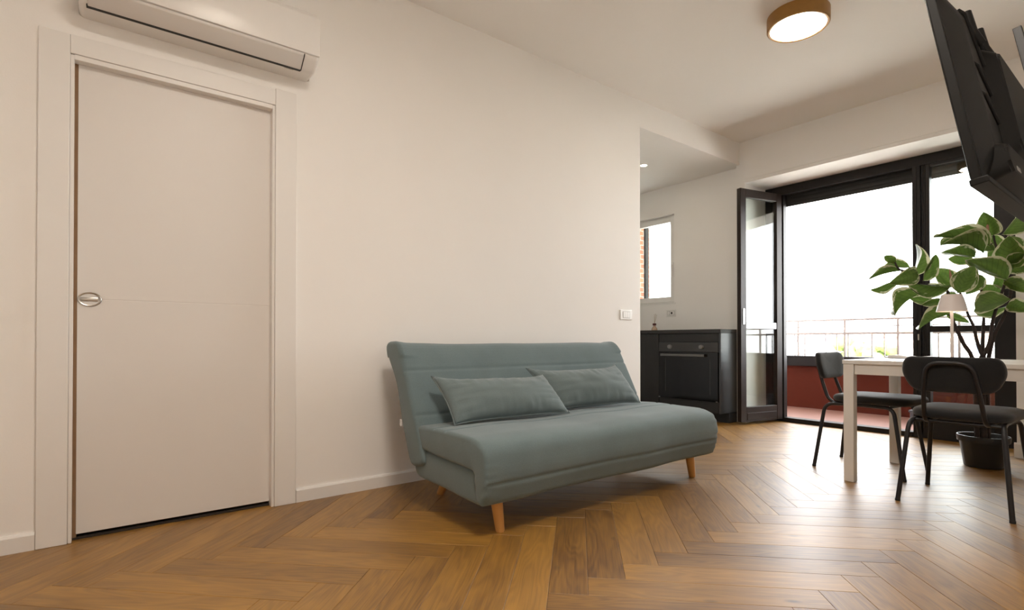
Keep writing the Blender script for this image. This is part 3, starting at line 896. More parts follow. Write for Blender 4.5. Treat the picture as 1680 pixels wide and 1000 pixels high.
part('pane', boxes((FX0+0.010, FX0+0.016, SY0+0.06, SY1-0.06, SZ0+0.06, SZ1-0.06)), 'glass', kw, None, sash)
bm = boxes((FX0-0.030, FX0-0.018, SY0+0.018, SY0+0.044, 1.72, 1.79), (FX0-0.044, FX0-0.030, SY0+0.022, SY0+0.040, 1.625, 1.765), bev=0.003)
part('window_handle', bm, 'plastic', kw, 30, sash)
part('shutter_guide', boxes((5.56, 5.62, 1.405, 1.435, WZ0, WZ1)), 'black', kw)
part('window_sill', boxes((KX-0.006, FX0, WY0-0.02, WY1+0.02, WZ0-0.012, WZ0+0.002), bev=0.002), 'plastic', kw, 30)
struct('exterior_brick_reveal', boxes((5.62, 5.875, 1.588, 1.60, WZ0, WZ1)), 'brick')

# ------------------------------------------------------------------ balcony window wall
wn = bpy.data.objects.new('window_2', None); COL.objects.link(wn); wn.location = (ND, -1.1, 0)
tag(wn, 'dark brown balcony window wall with fixed pane and open doorway', None, None, 'structure')
FD = 0.075
def fbar(name, y0, y1, z0, z1, x0=ND, x1=ND+FD, m='frame', bev=0.004, up=None):
    return part(name, boxes((x0, x1, y0, y1, z0, z1), bev=bev), m, wn, 30, up)
fbar('jamb', -0.140, -0.062, 0.0, 2.498)
fbar('jamb', -0.255, -0.141, 0.0, 2.405, ND+0.004)
fbar('head', -2.128, -0.141, 2.406, 2.498)
fbar('threshold', -1.390, -0.256, 0.0, 0.045, ND-0.01, ND+0.10)
fbar('mullion', -1.452, -1.391, 0.0, 2.405, ND-0.012)
fbar('mullion', -1.484, -1.453, 0.0, 2.405, ND+0.006)
fbar('sash_stile', -1.515, -1.485, 0.0, 2.405, ND-0.002)
fbar('bead', -1.425, -1.417, 0.045, 2.40, ND-0.020, ND-0.011, 'frame', 0.002)
fbar('bead', -1.470, -1.462, 0.045, 2.40, ND-0.002, ND+0.007, 'frame', 0.002)
fbar('jamb', -2.128, -1.936, 0.0, 2.405)
fbar('rail', -1.935, -1.516, 2.382, 2.405)
fbar('rail', -1.935, -1.516, 0.932, 0.985)
fbar('bottom_panel', -1.935, -1.516, 0.0, 0.235)
p1 = fbar('pane', -1.937, -1.514, 0.984, 2.384, ND+0.030, ND+0.038, 'glass', 0)
p2 = fbar('pane', -1.937, -1.514, 0.233, 0.934, ND+0.030, ND+0.038, 'glass', 0)
# small handles on the mullion
for z0 in (1.50, 0.86):
    h = part('handle', boxes((ND-0.026, ND-0.012, -1.442, -1.430, z0, z0+0.055), bev=0.002), 'chrome', wn, 30)
# roller shutter, partly lowered
rs = thing('roller_shutter', (5.87, -1.1, 2.30), 'dark roller shutter pulled partly down outside the balcony door', 'shutter')
for i in range(5):
    z0 = 2.298+i*0.044
    bm = bmesh.new()
    pr_ = [(5.865, z0), (5.869, z0), (5.874, z0+0.021), (5.869, z0+0.0439), (5.865, z0+0.0439), (5.861, z0+0.021)]
    poly_prism(bm, pr_, 'y', -2.12, -0.07)
    part('slat', bm, 'shutter', rs, 50)
struct('shutter_lintel', boxes((5.80, 5.98, -2.9, 0.3, 2.50, 2.66)), 'concrete')

# opened door leaf: built along its own axis, then swung about the hinge
lf = bpy.data.objects.new('door_2', None); COL.objects.link(lf)
tag(lf, 'dark brown glazed balcony door leaf standing open into the room', None, None, 'structure')
HXp, HYp = 5.712, -0.232
FXp, FYp = 5.125, -0.098
LW = math.hypot(HXp-FXp, HYp-FYp)
lf.location = (HXp, HYp, 0.0)
lf.rotation_euler = (0, 0, math.atan2(FYp-HYp, FXp-HXp))
def lpart(name, x0, x1, y0, y1, z0, z1, m='leafbrown', bev=0.004, up=None):
    o = finish(boxes((x0, x1, y0, y1, z0, z1), bev=bev), name, m, None, 30)
    o.parent = up if up else lf
    return o
LZ0, LZ1 = 0.030, 2.402
ST = 0.078
lpart('stile', 0.0, ST, -0.024, 0.024, LZ0, LZ1)
lpart('stile', LW-ST, LW, -0.024, 0.024, LZ0, LZ1)
lpart('top_rail', ST+0.0005, LW-ST-0.0005, -0.023, 0.023, LZ1-0.085, LZ1)
lpart('bottom_rail', ST+0.0005, LW-ST-0.0005, -0.023, 0.023, LZ0, LZ0+0.150)
lpart('bottom_panel', ST+0.012, LW-ST-0.012, -0.0265, 0.0265, LZ0+0.018, LZ0+0.090, bev=0.003)
lpart('middle_rail', ST+0.0005, LW-ST-0.0005, -0.020, 0.020, 0.975, 1.042, 'railmetal')
lpart('pane', ST-0.004, LW-ST+0.004, -0.004, 0.004, LZ0+0.148, 0.977, 'glass', 0)
lpart('pane', ST-0.004, LW-ST+0.004, -0.004, 0.004, 1.040, LZ1-0.083, 'glass', 0)
for z in (0.35, 1.25, 2.10):
    bm = bmesh.new(); tube(bm, [(-0.010, -0.02, z), (-0.010, -0.02, z+0.10)], 0.009, 12)
    o = finish(bm, 'hinge', 'chrome', None, 40); o.parent = lf
lpart('lever_plate', LW-0.052, LW-0.024, 0.024, 0.030, 1.02, 1.18, 'chrome', 0.002)

# ------------------------------------------------------------------ balcony
struct('balcony_floor', boxes((5.745, 7.30, -3.6, 0.80, -0.12, -0.004)), 'terracotta')
struct('balcony_ceiling', boxes((5.80, 7.40, -3.6, 0.80, 2.67, 2.85)), 'concrete')
struct('balcony_side_wall', boxes((5.98, 7.40, 0.80, 0.92, -0.12, 2.85), (5.98, 7.40, -3.72, -3.6, -0.12, 2.85)), 'concrete')
struct('balcony_parapet', boxes((7.16, 7.30, -3.6, 0.80, -0.12, 0.53)), 'parapet')
struct('facade', boxes((5.80, 5.98, -8.0, -2.13, -14, 8.0), (5.87, 5.98, -2.13, 6.0, -14, -0.13), (5.86, 5.88, 1.62, 6.0, -0.13, 8.0)), 'concrete')
rl = thing('balcony_railing', (7.18, -0.9, 0.53), 'pale metal balcony railing above the red-brown parapet', 'railing')
part('ledge', boxes((7.08, 7.32, -3.6, 0.80, 0.532, 0.66), bev=0.006), 'ledge', rl, 30)
part('top_rail', boxes((7.165, 7.205, -3.6, 0.80, 1.098, 1.120), bev=0.004), 'rail', rl, 30)
part('thin_rail', boxes((7.178, 7.188, -3.6, 0.80, 1.022, 1.034)), 'rail', rl)
part('middle_rail', boxes((7.168, 7.200, -3.6, 0.80, 0.930, 0.955), bev=0.004), 'rail', rl, 30)
bal = boxes((7.179, 7.190, -0.0055, 0.0055, 0.655, 0.9305)); pos = boxes((7.174, 7.196, -0.011, 0.011, 0.655, 1.099))
b0 = part('baluster', bal, 'rail', rl); p0 = part('post', pos, 'rail', rl)
for i in range(-26, 1):
    if i == 0: continue
    if i % 4 == 2: continue
    b = b0.copy(); COL.objects.link(b); b.location.y += i*0.1255
for i in range(-6, 1):
    if i == 0: continue
    b = p0.copy(); COL.objects.link(b); b.location.y += i*0.5462
b0.location.y += 0.0
for ch in rl.children:
    if ch.name.startswith('baluster'): ch.location.y += 0.78
    if ch.name.startswith('post'): ch.location.y += 0.78
gb = thing('storage_box', (6.75, -1.32, 0), 'low dark grey box on the balcony floor behind the table', 'box')
part('box_body', boxes((6.62, 6.92, -1.62, -1.12, -0.003, 0.115), bev=0.006), 'greybox', gb, 30)
part('box_lid', boxes((6.61, 6.93, -1.63, -1.11, 0.1155, 0.14), bev=0.006), 'greybox', gb, 30)

# ------------------------------------------------------------------ dining table
TX0, TX1, TY0, TY1 = 3.612, 4.465, -2.86, -1.605
tb = thing('dining_table', (4.04, -2.23, 0), 'white rectangular dining table in front of the balcony window', 'table')
part('tabletop', boxes((TX0, TX1, TY0, TY1, 0.716, 0.740), bev=0.002), 'tablewhite', tb, 30)
ap = 0.062
part('apron', boxes((TX0+0.012, TX0+0.030, TY0+0.065, TY1-0.065, 0.716-ap, 0.7155)), 'tablewhite', tb)
part('apron', boxes((TX1-0.030, TX1-0.012, TY0+0.065, TY1-0.065, 0.716-ap, 0.7155)), 'tablewhite', tb)
part('apron', boxes((TX0+0.065, TX1-0.065, TY1-0.030, TY1-0.012, 0.716-ap, 0.7155)), 'tablewhite', tb)
part('apron', boxes((TX0+0.065, TX1-0.065, TY0+0.012, TY0+0.030, 0.716-ap, 0.7155)), 'tablewhite', tb)
for (lx, ly) in ((TX0+0.004, TY1-0.060), (TX1-0.060, TY1-0.060), (TX0+0.004, TY0+0.004), (TX1-0.060, TY0+0.004)):
    part('leg', boxes((lx, lx+0.056, ly, ly+0.056, 0.0, 0.7155), bev=0.003), 'tablewhite', tb, 30)

bk = thing('booklet', (4.25, -1.80, 0.741), 'thin open booklet lying on the white table', 'booklet')
part('cover', boxes((4.16, 4.34, -1.92, -1.68, 0.7405, 0.7425)), 'paperdark', bk)
bm = bmesh.new(); poly_prism(bm, [(-1.918, 0.743), (-1.80, 0.743), (-1.683, 0.743), (-1.675, 0.760), (-1.74, 0.762), (-1.80, 0.750), (-1.86, 0.756), (-1.918, 0.749)], 'x', 4.163, 4.337)
part('pages', bm, 'paper', bk, 50)
ph = thing('tablet', (4.36, -1.65, 0.741), 'dark flat tablet at the near corner of the table', 'tablet')
part('tablet_body', boxes((4.29, 4.44, -1.70, -1.615, 0.7405, 0.749), bev=0.003), 'tvscreen', ph, 30)
part('tablet_edge', boxes((4.288, 4.442, -1.702, -1.613, 0.7425, 0.7455), bev=0.001), 'paper', ph, 30)

# table lamp
LX, LY, LZ = 4.19, -2.010, 0.7405
tl = thing('table_lamp', (LX, LY, LZ), 'slim white cordless table lamp with a cone shade on the table', 'lamp')
bm = bmesh.new(); lathe(bm, [(0, 0), (0.060, 0), (0.0615, 0.004), (0.060, 0.009), (0.010, 0.012), (0, 0.012)], (LX, LY, LZ), 32); part('base', bm, 'lampwhite', tl, 40)
bm = bmesh.new(); tube(bm, [(LX, LY, LZ+0.010), (LX, LY, LZ+0.31)], 0.0085, 16); part('stem', bm, 'lampwhite', tl, 40)
bm = bmesh.new(); lathe(bm, [(0.075, 0.298), (0.078, 0.298), (0.051, 0.403), (0.0, 0.4035)], (LX, LY, LZ), 40); part('shade', bm, 'lampwhite', tl, 15)
M['lampglow'] = emit_mat('lamp_glow', (1.0, 0.80, 0.58), 1.6)
bm = bmesh.new(); lathe(bm, [(0.0, 0.318), (0.066, 0.318), (0.066, 0.323), (0.0, 0.323)], (LX, LY, LZ), 32); part('light_disc', bm, 'lampglow', tl, 40)

# ------------------------------------------------------------------ chairs
def make_chair(name, loc, rz, label):
    """local: +x is the way the sitter faces, z up"""
    root = thing(name, loc, label, 'chair', 'black dining chairs at the table', rz)
    def lp(nm, bm, m, sm=None, up=None):
        o = finish(bm, nm, m, None, sm); o.parent = up or root; return o
    r = 0.0115
    for s in (-1, 1):
        pts = [(-0.262, s*0.228, 0.003), (-0.205, s*0.190, 0.432), (-0.06, s*0.172, 0.436), (0.09, s*0.172, 0.436), (0.190, s*0.190, 0.432), (0.255, s*0.228, 0.003)]
        path = fillet(pts, 0.055, 6)
        k = min(range(len(path)), key=lambda i: abs(path[i].x-0.015))
        bm = bmesh.new(); tube(bm, path[:k+1]+[Vector((0.015, s*0.172, 0.436))], r, 12); lp('leg', bm, 'chairmetal', 50)
        bm = bmesh.new(); tube(bm, [Vector((0.0152, s*0.172, 0.436))]+path[k+1:], r, 12); lp('leg', bm, 'chairmetal', 50)
        for fx in (-0.262, 0.255):
            bm = bmesh.new(); tube(bm, [(fx, s*0.228, 0.0), (fx, s*0.228, 0.012)], 0.0125, 12); lp('foot_cap', bm, 'black', 50)
    for xx in (-0.15, 0.16):
        bm = bmesh.new(); tube(bm, [(xx, -0.180, 0.432), (xx, 0.180, 0.432)], 0.009, 10); lp('cross_bar', bm, 'chairmetal', 50)
    # back support: one bent tube from under the seat, up behind the backrest and down again
    sp_ = [(0.03, -0.125, 0.434), (-0.205, -0.125, 0.434), (-0.262, -0.112, 0.60), (-0.300, -0.092, 0.745), (-0.300, 0.092, 0.745), (-0.262, 0.112, 0.60), (-0.205, 0.125, 0.434), (0.03, 0.125, 0.434)]
    bm = bmesh.new(); tube(bm, fillet(sp_, 0.06, 7), 0.0105, 12); lp('back_support', bm, 'chairmetal', 50)
    # seat pad: rounded trapezoid with a domed top
    def pad(outline, rings):
        bm = bmesh.new(); R = []
        for (sc, z) in rings: R.append([bm.verts.new((p[0]*sc+0.045*(1-sc), p[1]*sc, z)) for p in outline])
        n = len(outline)
        for a, b in zip(R, R[1:]):
            for i in range(n): bm.faces.new((a[i], a[(i+1) % n], b[(i+1) % n], b[i]))
        bm.faces.new(list(reversed(R[0]))); bm.faces.new(R[-1])
        return bm
    ol = round_poly([(-0.185, -0.205), (0.285, -0.228), (0.285, 0.228), (-0.185, 0.205)], [0.13, 0.11, 0.11, 0.13], 8)
    lp('seat', pad(ol, [(0.90, 0.4475), (0.965, 0.452), (0.993, 0.462), (1.0, 0.472), (0.99, 0.483), (0.95, 0.492), (0.85, 0.4985), (0.6, 0.502), (0.2, 0.503)]), 'chairfab', 60)
    # backrest: wide rounded pad, curved around the sitter and leaning back
    bm = bmesh.new()
    ow = round_poly([(-0.170, -0.090), (0.170, -0.090), (0.217, 0.015), (0.195, 0.092), (-0.195, 0.092), (-0.217, 0.015)], [0.10, 0.10, 0.06, 0.09, 0.09, 0.06], 8)
    n = len(ow)
    def bp(p, k, d):
        y, z = p[0]*k, p[1]*k
        x = -0.262-0.16*z+0.55*y*y+d
        return bm.verts.new((x, y, 0.684+z))
    R = [[bp(p, k, d) for p in ow] for (k, d) in ((0.2, -0.0195), (0.6, -0.0195), (0.88, -0.0185), (0.965, -0.014), (1.0, 0.0), (0.97, 0.012), (0.88, 0.019), (0.6, 0.024), (0.2, 0.025))]
    for a, b in zip(R, R[1:]):
        for i in range(n): bm.faces.new((a[i], a[(i+1) % n], b[(i+1) % n], b[i]))
    bm.faces.new(list(reversed(R[0]))); bm.faces.new(R[-1])
    lp('backrest', bm, 'chairfab', 60)
    return root
make_chair('dining_chair', (4.105, -1.592, 0), -math.pi/2, 'black dining chair at the end of the table, seen from the side')
make_chair('dining_chair', (3.660, -2.180, 0), 0.0, 'black dining chair with its rounded back turned to the camera')

# ------------------------------------------------------------------ potted plant
PX, PY = 4.775, -2.045
pp = thing('potted_plant', (PX, PY, 0), 'tall variegated rubber plant in a black pot beside the window', 'plant')
bm = bmesh.new()
lathe(bm, [(0, 0), (0.100, 0), (0.105, 0.004), (0.128, 0.170), (0.140, 0.172), (0.143, 0.205), (0.141, 0.212), (0.135, 0.212), (0.128, 0.180), (0, 0.178)], (PX, PY, 0), 48)
pot = part('pot', bm, 'pot', pp, 40)
bm = bmesh.new(); lathe(bm, [(0, 0.19), (0.06, 0.188), (0.1285, 0.182)], (PX, PY, 0), 32); part('soil', bm, 'soil', pp, 60)
LEAVES = [(4.943, -2.056, 1.527, 4.541, -1.833, 1.611, 0.183, 0.556), (4.844, -2.042, 1.472, 4.485, -1.89, 1.562, 0.18, 0.556), (4.732, -2.018, 1.43, 4.457, -1.893, 1.456, 0.136, 0.665), (4.963, -2.072, 1.596, 4.813, -2.046, 1.733, 0.149, 0.971), (5.013, -2.112, 1.604, 5.261, -2.218, 1.801, 0.15, 0.863), (4.904, -2.15, 1.276, 4.519, -2.016, 1.402, 0.192, 0.767), (4.896, -2.182, 1.347, 4.761, -2.181, 1.542, 0.194, 0.971), (4.7, -1.902, 1.241, 4.708, -1.809, 1.371, 0.133, 0.971), (4.577, -1.958, 1.18, 4.583, -2.041, 1.352, 0.16, 0.971), (4.646, -1.911, 1.237, 4.332, -1.743, 1.227, 0.143, 0.556), (4.474, -1.777, 1.187, 4.198, -1.663, 1.044, 0.149, 0.643), (4.401, -1.671, 1.275, 4.182, -1.575, 1.202, 0.113, 0.561), (4.431, -1.669, 1.346, 4.204, -1.543, 1.299, 0.084, 0.556), (4.501, -1.711, 1.373, 4.366, -1.568, 1.381, 0.088, 0.829), (4.411, -1.654, 1.397, 4.323, -1.612, 1.45, 0.066, 0.971), (4.444, -1.768, 1.328, 4.226, -1.686, 1.246, 0.128, 0.971), (4.502, -1.724, 1.312, 4.628, -1.749, 1.553, 0.123, 0.594), (4.511, -1.781, 1.273, 4.665, -1.827, 1.465, 0.112, 0.758), (4.596, -1.908, 1.043, 4.293, -1.786, 0.949, 0.153, 0.566), (4.656, -1.816, 1.108, 4.582, -1.684, 1.164, 0.076, 0.971), (4.894, -1.979, 1.42, 4.823, -1.848, 1.447, 0.094, 0.971), (4.826, -2.177, 1.137, 4.507, -2.029, 1.071, 0.161, 0.954), (4.864, -2.155, 1.099, 4.967, -2.26, 1.065, 0.11, 0.971), (5.04, -2.127, 1.099, 4.806, -2.008, 1.037, 0.1, 0.556), (5.039, -2.089, 1.144, 4.995, -2.005, 1.26, 0.125, 0.971), (4.904, -2.137, 1.269, 4.994, -2.257, 1.19, 0.107, 0.971), (4.916, -2.021, 1.314, 4.774, -1.959, 1.182, 0.106, 0.971), (4.768, -1.852, 1.037, 4.843, -1.961, 0.988, 0.063, 0.952), (5.091, -2.108, 1.51, 5.02, -2.003, 1.605, 0.112, 0.971), (4.948, -2.121, 1.366, 4.966, -2.262, 1.336, 0.099, 0.971), (4.739, -1.856, 1.222, 4.586, -1.712, 1.211, 0.078, 0.556), (4.807, -1.909, 1.187, 4.791, -1.794, 1.115, 0.085, 0.971), (5.152, -2.104, 1.42, 5.134, -2.015, 1.545, 0.118, 0.971), (5.126, -2.134, 1.493, 5.262, -2.146, 1.626, 0.126, 0.971), (4.791, -1.872, 1.241, 5.005, -1.912, 1.362, 0.112, 0.941), (4.836, -2.161, 1.377, 4.789, -2.252, 1.431, 0.084, 0.971), (5.063, -2.06, 1.505, 4.927, -1.98, 1.545, 0.09, 0.971), (5.049, -2.136, 1.3, 5.031, -2.058, 1.241, 0.115, 0.971), (4.6, -1.874, 1.136, 4.554, -1.762, 1.107, 0.065, 0.971), (4.596, -1.72, 1.276, 4.564, -1.646, 1.324, 0.072, 0.971)]
STEMS = [[(4.800, -2.040, 0.186), (4.838, -2.028, 0.47), (4.84, -2.032, 0.749)], [(4.770, -2.014, 0.186), (4.768, -2.0, 0.683), (4.708, -1.955, 0.842), (4.657, -1.917, 0.977), (4.652, -1.889, 1.083), (4.638, -1.879, 1.214), (4.534, -1.761, 1.251), (4.5, -1.735, 1.328), (4.419, -1.673, 1.353), (4.404, -1.649, 1.406)], [(4.84, -2.032, 0.749), (4.849, -2.002, 0.851), (4.828, -1.987, 0.957), (4.823, -1.958, 1.043), (4.789, -1.933, 1.172), (4.729, -1.899, 1.243)], [(4.837, -2.029, 0.732), (4.922, -2.021, 0.936), (4.937, -2.022, 1.109), (4.909, -2.002, 1.281), (4.875, -1.99, 1.43)], [(4.844, -2.035, 0.749), (4.853, -2.068, 0.851), (4.869, -2.082, 0.998), (4.932, -2.107, 1.146), (4.965, -2.134, 1.282), (4.991, -2.13, 1.382), (4.977, -2.082, 1.527), (4.963, -2.072, 1.596)], [(4.830, -2.060, 0.186), (4.907, -2.045, 0.638), (4.926, -2.075, 0.88), (4.972, -2.138, 1.079), (5.045, -2.159, 1.319), (5.078, -2.148, 1.516), (5.037, -2.117, 1.606)]]
stem_pts = []
for i, st in enumerate(STEMS):
    sp2 = smooth_path(st, 5); n = len(sp2)
    r0, r1 = ((0.024, 0.020) if i == 0 else (0.015, 0.006) if i in (1, 5) else (0.012, 0.006))
    bm = bmesh.new(); tube(bm, sp2, [(r0+(r1-r0)*k/(n-1))*(1+0.10*noise.noise(p*30)) for k, p in enumerate(sp2)], 10)
    part('stem', bm, 'bark', pp, 60)
    stem_pts += sp2
def leaf_mesh(curl, fold, wav):
    """unit leaf: x 0..1 along the midrib, half width 0.5, uv = (along, distance from midrib)"""
    NL, NW = 14, 4
    bm = bmesh.new(); uvl = bm.loops.layers.uv.new('UVMap'); g = {}; uvs = {}
    for i in range(NL+1):
        t = i/NL
        wd = 0.5*(math.sin(math.pi*min(1, t**0.85))**0.72)*(1-0.10*t) if 0 < t < 1 else 0.0
        if t > 0.82: wd = min(wd, 0.5*((1-t)/0.18)**0.75*0.62)
        for j in range(-NW, NW+1):
            s_ = j/NW
            z = -curl*(t-0.25)**2+fold*abs(s_)*wd+wav*math.sin(t*11+s_*2)*abs(s_)*0.4
            v = bm.verts.new((t, s_*wd, z)); g[(i, j)] = v; uvs[v] = (t, abs(s_))
    for i in range(NL):
        for j in range(-NW, NW):
            f = bm.faces.new((g[(i, j)], g[(i+1, j)], g[(i+1, j+1)], g[(i, j+1)]))
            for l in f.loops: l[uvl].uv = uvs[l.vert]
    bmesh.ops.remove_doubles(bm, verts=[v for (i, j), v in g.items() if i in (0, NL)], dist=1e-5)
    me = bpy.data.meshes.new('leaf'); bm.to_mesh(me); bm.free()
    for p in me.polygons: p.use_smooth = True
    me.materials.append(M['leaf']); return me
LM = [leaf_mesh(0.18, 0.35, 0.02), leaf_mesh(0.30, 0.5, 0.03), leaf_mesh(0.06, 0.25, 0.035)]
rng = random.Random(5)
camp = Vector((0, -2.945, 0.861))
for i, (bx_, by_, bz_, tx_, ty_, tz_, wd_, cs_) in enumerate(LEAVES):
    B = Vector((bx_, by_, bz_)); T = Vector((tx_, ty_, tz_))
    ax = (T-B); L_ = ax.length; ax.normalize()
    view = (camp-(B+T)/2).normalized()
    nrm = (view-ax*view.dot(ax)).normalized()
    roll = math.acos(min(1, cs_))
    if (nrm.cross(ax)).z*1.0 < 0: roll = -roll
    nrm = Matrix.Rotation(roll, 3, ax) @ nrm
    if nrm.z < 0 and rng.random() < 0.8: nrm = -nrm
    sd_ = nrm.cross(ax).normalized()
    o = bpy.data.objects.new('leaf', LM[i % 3]); COL.objects.link(o)
    mt = Matrix((( ax.x*L_, sd_.x*wd_, nrm.x*L_, B.x-PX), (ax.y*L_, sd_.y*wd_, nrm.y*L_, B.y-PY), (ax.z*L_, sd_.z*wd_, nrm.z*L_, B.z), (0, 0, 0, 1)))
    o.parent = pp; o.matrix_local = mt
    # short petiole to the nearest stem
    near = min(stem_pts, key=lambda q: (q-B).length)
    bm = bmesh.new(); tube(bm, [near, near.lerp(B, 0.5)+Vector((0, 0, 0.006)), B], 0.0028, 6); part('petiole', bm, 'bark', pp, 60)
for (b0_, b1_) in (((4.700, -1.900, 1.25), (4.70, -1.885, 1.36)), ((4.905, -2.055, 1.60), (4.885, -2.05, 1.705))):
    bm = bmesh.new(); tube(bm, [b0_, Vector(b0_).lerp(Vector(b1_), 0.5), b1_], [0.006, 0.009, 0.0015], 8); part('bud', bm, 'bud', pp, 60)

# ------------------------------------------------------------------ television on an arm
TVX, TVY, TVZ = 2.605, -2.545, 1.335
tv = thing('television', (TVX, TVY, TVZ), 'black flat television on a wall arm, seen from behind', 'television')
tv.rotation_euler = (math.radians(-10.3), 0, 0)
def tp(nm, bm, m, sm=30, up=None):
    o = finish(bm, nm, m, None, sm); o.parent = up or tv; return o
TW, TH = 0.55, 0.66
tp('panel', boxes((-TW, TW, -0.014, 0.012, 0, TH), bev=0.004), 'tvback')
tp('screen', boxes((-TW+0.008, TW-0.008, 0.0121, 0.0135, 0.012, TH-0.008)), 'tvscreen')
def hull(x0, x1, z0, z1, ins, ya, yb):
    bm = bmesh.new()
    A = round_poly([(x0, z0), (x1, z0), (x1, z1), (x0, z1)], 0.03, 5)
    Bq = round_poly([(x0+ins, z0+ins), (x1-ins, z0+ins), (x1-ins, z1-ins), (x0+ins, z1-ins)], 0.03, 5)
    ra = [bm.verts.new((p[0], ya, p[1])) for p in A]; rb = [bm.verts.new((p[0], yb, p[1])) for p in Bq]
    n = len(A)
    for i in range(n): bm.faces.new((ra[i], ra[(i+1) % n], rb[(i+1) % n], rb[i]))
    bm.faces.new(rb); bm.faces.new(list(reversed(ra)))
    bmesh.ops.bevel(bm, geom=[e for e in bm.edges if all(v in rb for v in e.verts)], offset=0.008, segments=3, affect='EDGES')
    return bm
tp('back_shell', hull(-TW+0.012, TW-0.012, 0.012, TH-0.012, 0.085, -0.0145, -0.048), 'tvback', 35)
tp('electronics_box', hull(-0.30, 0.34, 0.10, 0.50, 0.03, -0.046, -0.088), 'tvback', 35)
tp('speaker_box', hull(-0.47, 0.47, 0.004, 0.135, 0.022, -0.0145, -0.072), 'tvback', 35)
tp('bottom_lip', boxes((-TW-0.003, TW+0.003, -0.030, 0.016, -0.014, 0.006), bev=0.003), 'tvback')
for (x0, z0, x1, z1) in ((-0.44, 0.30, -0.31, 0.22), (-0.44, 0.40, -0.31, 0.32), (-0.43, 0.585, -0.30, 0.43), (-0.33, 0.60, -0.24, 0.50)):
    bm = bmesh.new(); tube(bm, [(x0, -0.040, z0), (x0+0.02, -0.049, z0-0.01), (x1, -0.050, z1)], 0.007, 8); tp('rib', bm, 'tvback', 50)
for x0 in (-0.36, -0.20):
    bm = bmesh.new(); tube(bm, [(x0, -0.049, 0.60), (x0, -0.052, 0.53), (x0+0.03, -0.062, 0.49)], 0.014, 10); tp('bulge', bm, 'tvback', 50)
tag(tp('label_sticker', boxes((-0.375, -0.325, -0.0735, -0.0722, 0.035, 0.050)), 'sticker', None), 'small grey rating sticker')
mn = thing('television_mount', (2.70, YS, 1.62), 'black metal swivel wall mount holding the television', 'wall mount')
def mp_(nm, bm, sm=30): return part(nm, bm, 'chairmetal', mn, sm)
mp_('wall_plate', boxes((2.62, 2.78, YS, YS+0.02, 1.47, 1.77), bev=0.003))
bm = bmesh.new(); tube(bm, [(2.70, YS+0.02, 1.62), (2.70, YS+0.05, 1.62), (3.02, -2.96, 1.62)], 0.022, 12); mp_('arm', bm, 50)
bm = bmesh.new(); tube(bm, [(3.02, -2.96, 1.645), (2.66, -2.70, 1.645)], 0.022, 12); mp_('arm', bm, 50)
bm = bmesh.new(); tube(bm, [(3.02, -2.96, 1.575), (3.02, -2.96, 1.69)], 0.028, 14); mp_('pivot', bm, 50)
mp_('head', boxes((2.59, 2.73, -2.72, -2.64, 1.57, 1.71), bev=0.004))
for x0 in (2.52, 2.80):
    bm = bmesh.new()
    a0 = Vector((x0, -2.652, 1.42)); a1 = Vector((x0, -2.556, 1.945))
    q = (a1-a0).normalized(); nn = Vector((0, -q.z, q.y))
    vs = abox(bm, -0.014, 0.014, -0.012, 0.012, 0, (a1-a0).length, 0.002)
    bmesh.ops.transform(bm, verts=bm.verts, matrix=Matrix(((1, 0, 0, a0.x), (0, -nn.y, q.y, a0.y-0.012), (0, -nn.z, q.z, a0.z), (0, 0, 0, 1))))
    mp_('bracket_bar', bm)

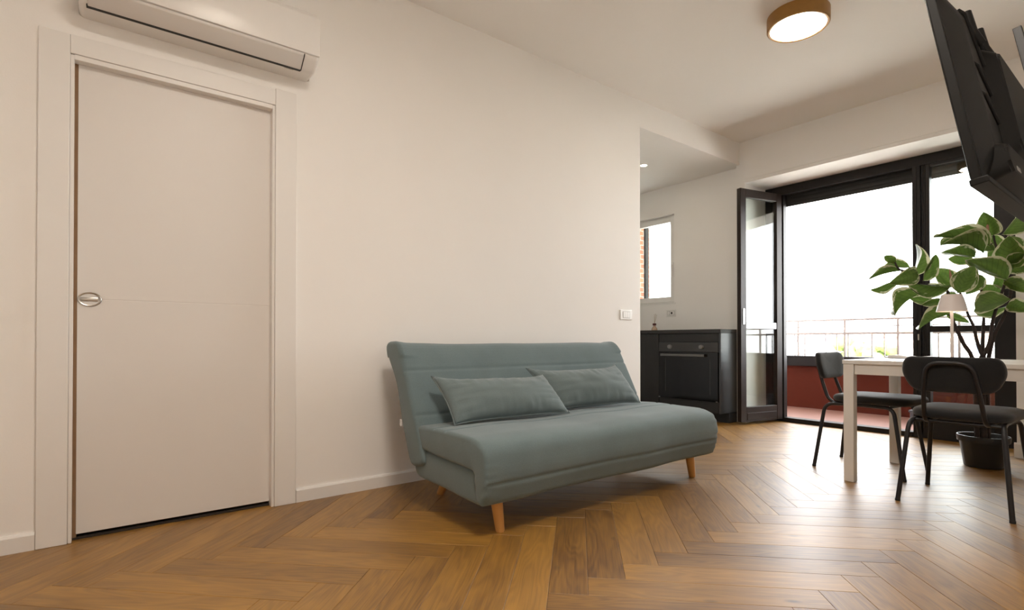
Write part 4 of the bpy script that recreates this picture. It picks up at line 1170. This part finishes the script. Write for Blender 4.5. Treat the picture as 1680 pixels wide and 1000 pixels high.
# ------------------------------------------------------------------ town beyond the balcony
struct('sun_block_mass', boxes((XW-0.12, 5.98, -8.0, 6.0, 3.08, 9.0)), 'concrete')  # unseen mass added over the room to block the sun
struct('ground_outside', boxes((8.0, 600, -400, 400, -15.2, -15)), 'ground')
def building(x, y, wx, wy, top, m, label, rows=0, cols=0, roof=None):
    b = thing('apartment_building', (x, y, -15), label, 'building', 'far town buildings')
    part('wall', boxes((x-wx/2, x+wx/2, y-wy/2, y+wy/2, -15, top)), m, b)
    if roof:
        bm = bmesh.new(); poly_prism(bm, [(y-wy/2-0.5, top+0.01), (y+wy/2+0.5, top+0.01), (y, top+1.8)], 'x', x-wx/2-0.5, x+wx/2+0.5); part('roof', bm, roof, b)
    else: part('parapet_cap', boxes((x-wx/2-0.3, x+wx/2+0.3, y-wy/2-0.3, y+wy/2+0.3, top, top+0.5)), m, b)
    for r in range(rows):
        for c in range(cols):
            yy = y-wy/2+(c+0.5)*wy/cols; zz = top-1.6-r*3.0
            part('window', boxes((x-wx/2-0.08, x-wx/2+0.05, yy-0.7, yy+0.7, zz-0.8, zz+0.8)), 'farwin', b)
building(88, 36, 12, 14, -0.4, 'farwhite', 'pale flat-roofed block seen farthest left through the railing', 2, 5)
building(122, 46, 14, 13, 2.9, 'fargrey', 'grey block rising above the railing behind the trees', 3, 5)
building(92, 24, 10, 9, -1.0, 'farwhite', 'low white house right of the trees', 2, 4)
building(150, 41, 14, 16, 1.6, 'farpink', 'pinkish building far off near the mullion', 2, 5, 'farroof')
building(170, 76, 14, 34, 3.0, 'farwhite', 'long pale block at the far left of the balcony view', 3, 8)
building(130, 16, 14, 20, 1.0, 'farwhite', 'pale building far right beyond the fixed pane', 2, 6, 'farroof')
def tree(x, y, r, top, label, seed):
    t = thing('tree', (x, y, -15), label, 'tree', 'far trees behind the railing')
    bm = bmesh.new(); tube(bm, [(x, y, -15), (x, y, top-r)], [0.5, 0.25], 8); part('trunk', bm, 'bark', t, 60)
    rg = random.Random(seed); bm = bmesh.new()
    for i in range(11):
        c = Vector((x+rg.uniform(-0.7, 0.7)*r, y+rg.uniform(-0.75, 0.75)*r, top-r+rg.uniform(-0.7, 0.55)*r)); rr = r*rg.uniform(0.35, 0.55)
        q = bmesh.ops.create_icosphere(bm, subdivisions=3, radius=rr, matrix=Matrix.Translation(c))
        for v in q['verts']:
            d = (v.co-c).normalized(); v.co += d*rr*0.45*noise.noise(v.co*1.6+Vector((seed, 0, 0)))
    part('crown', bm, 'crown', t, 30)
tree(72, 22.9, 1.7, 1.5, 'yellow-green tree crown left of the other two behind the railing', 1)
tree(66, 19.6, 1.5, 0.9, 'yellow-green tree crown between the other two behind the railing', 2)
tree(60, 16.0, 1.3, 0.8, 'yellow-green tree crown right of the other two behind the railing', 3)
print('SCENE DONE', len(bpy.data.objects))
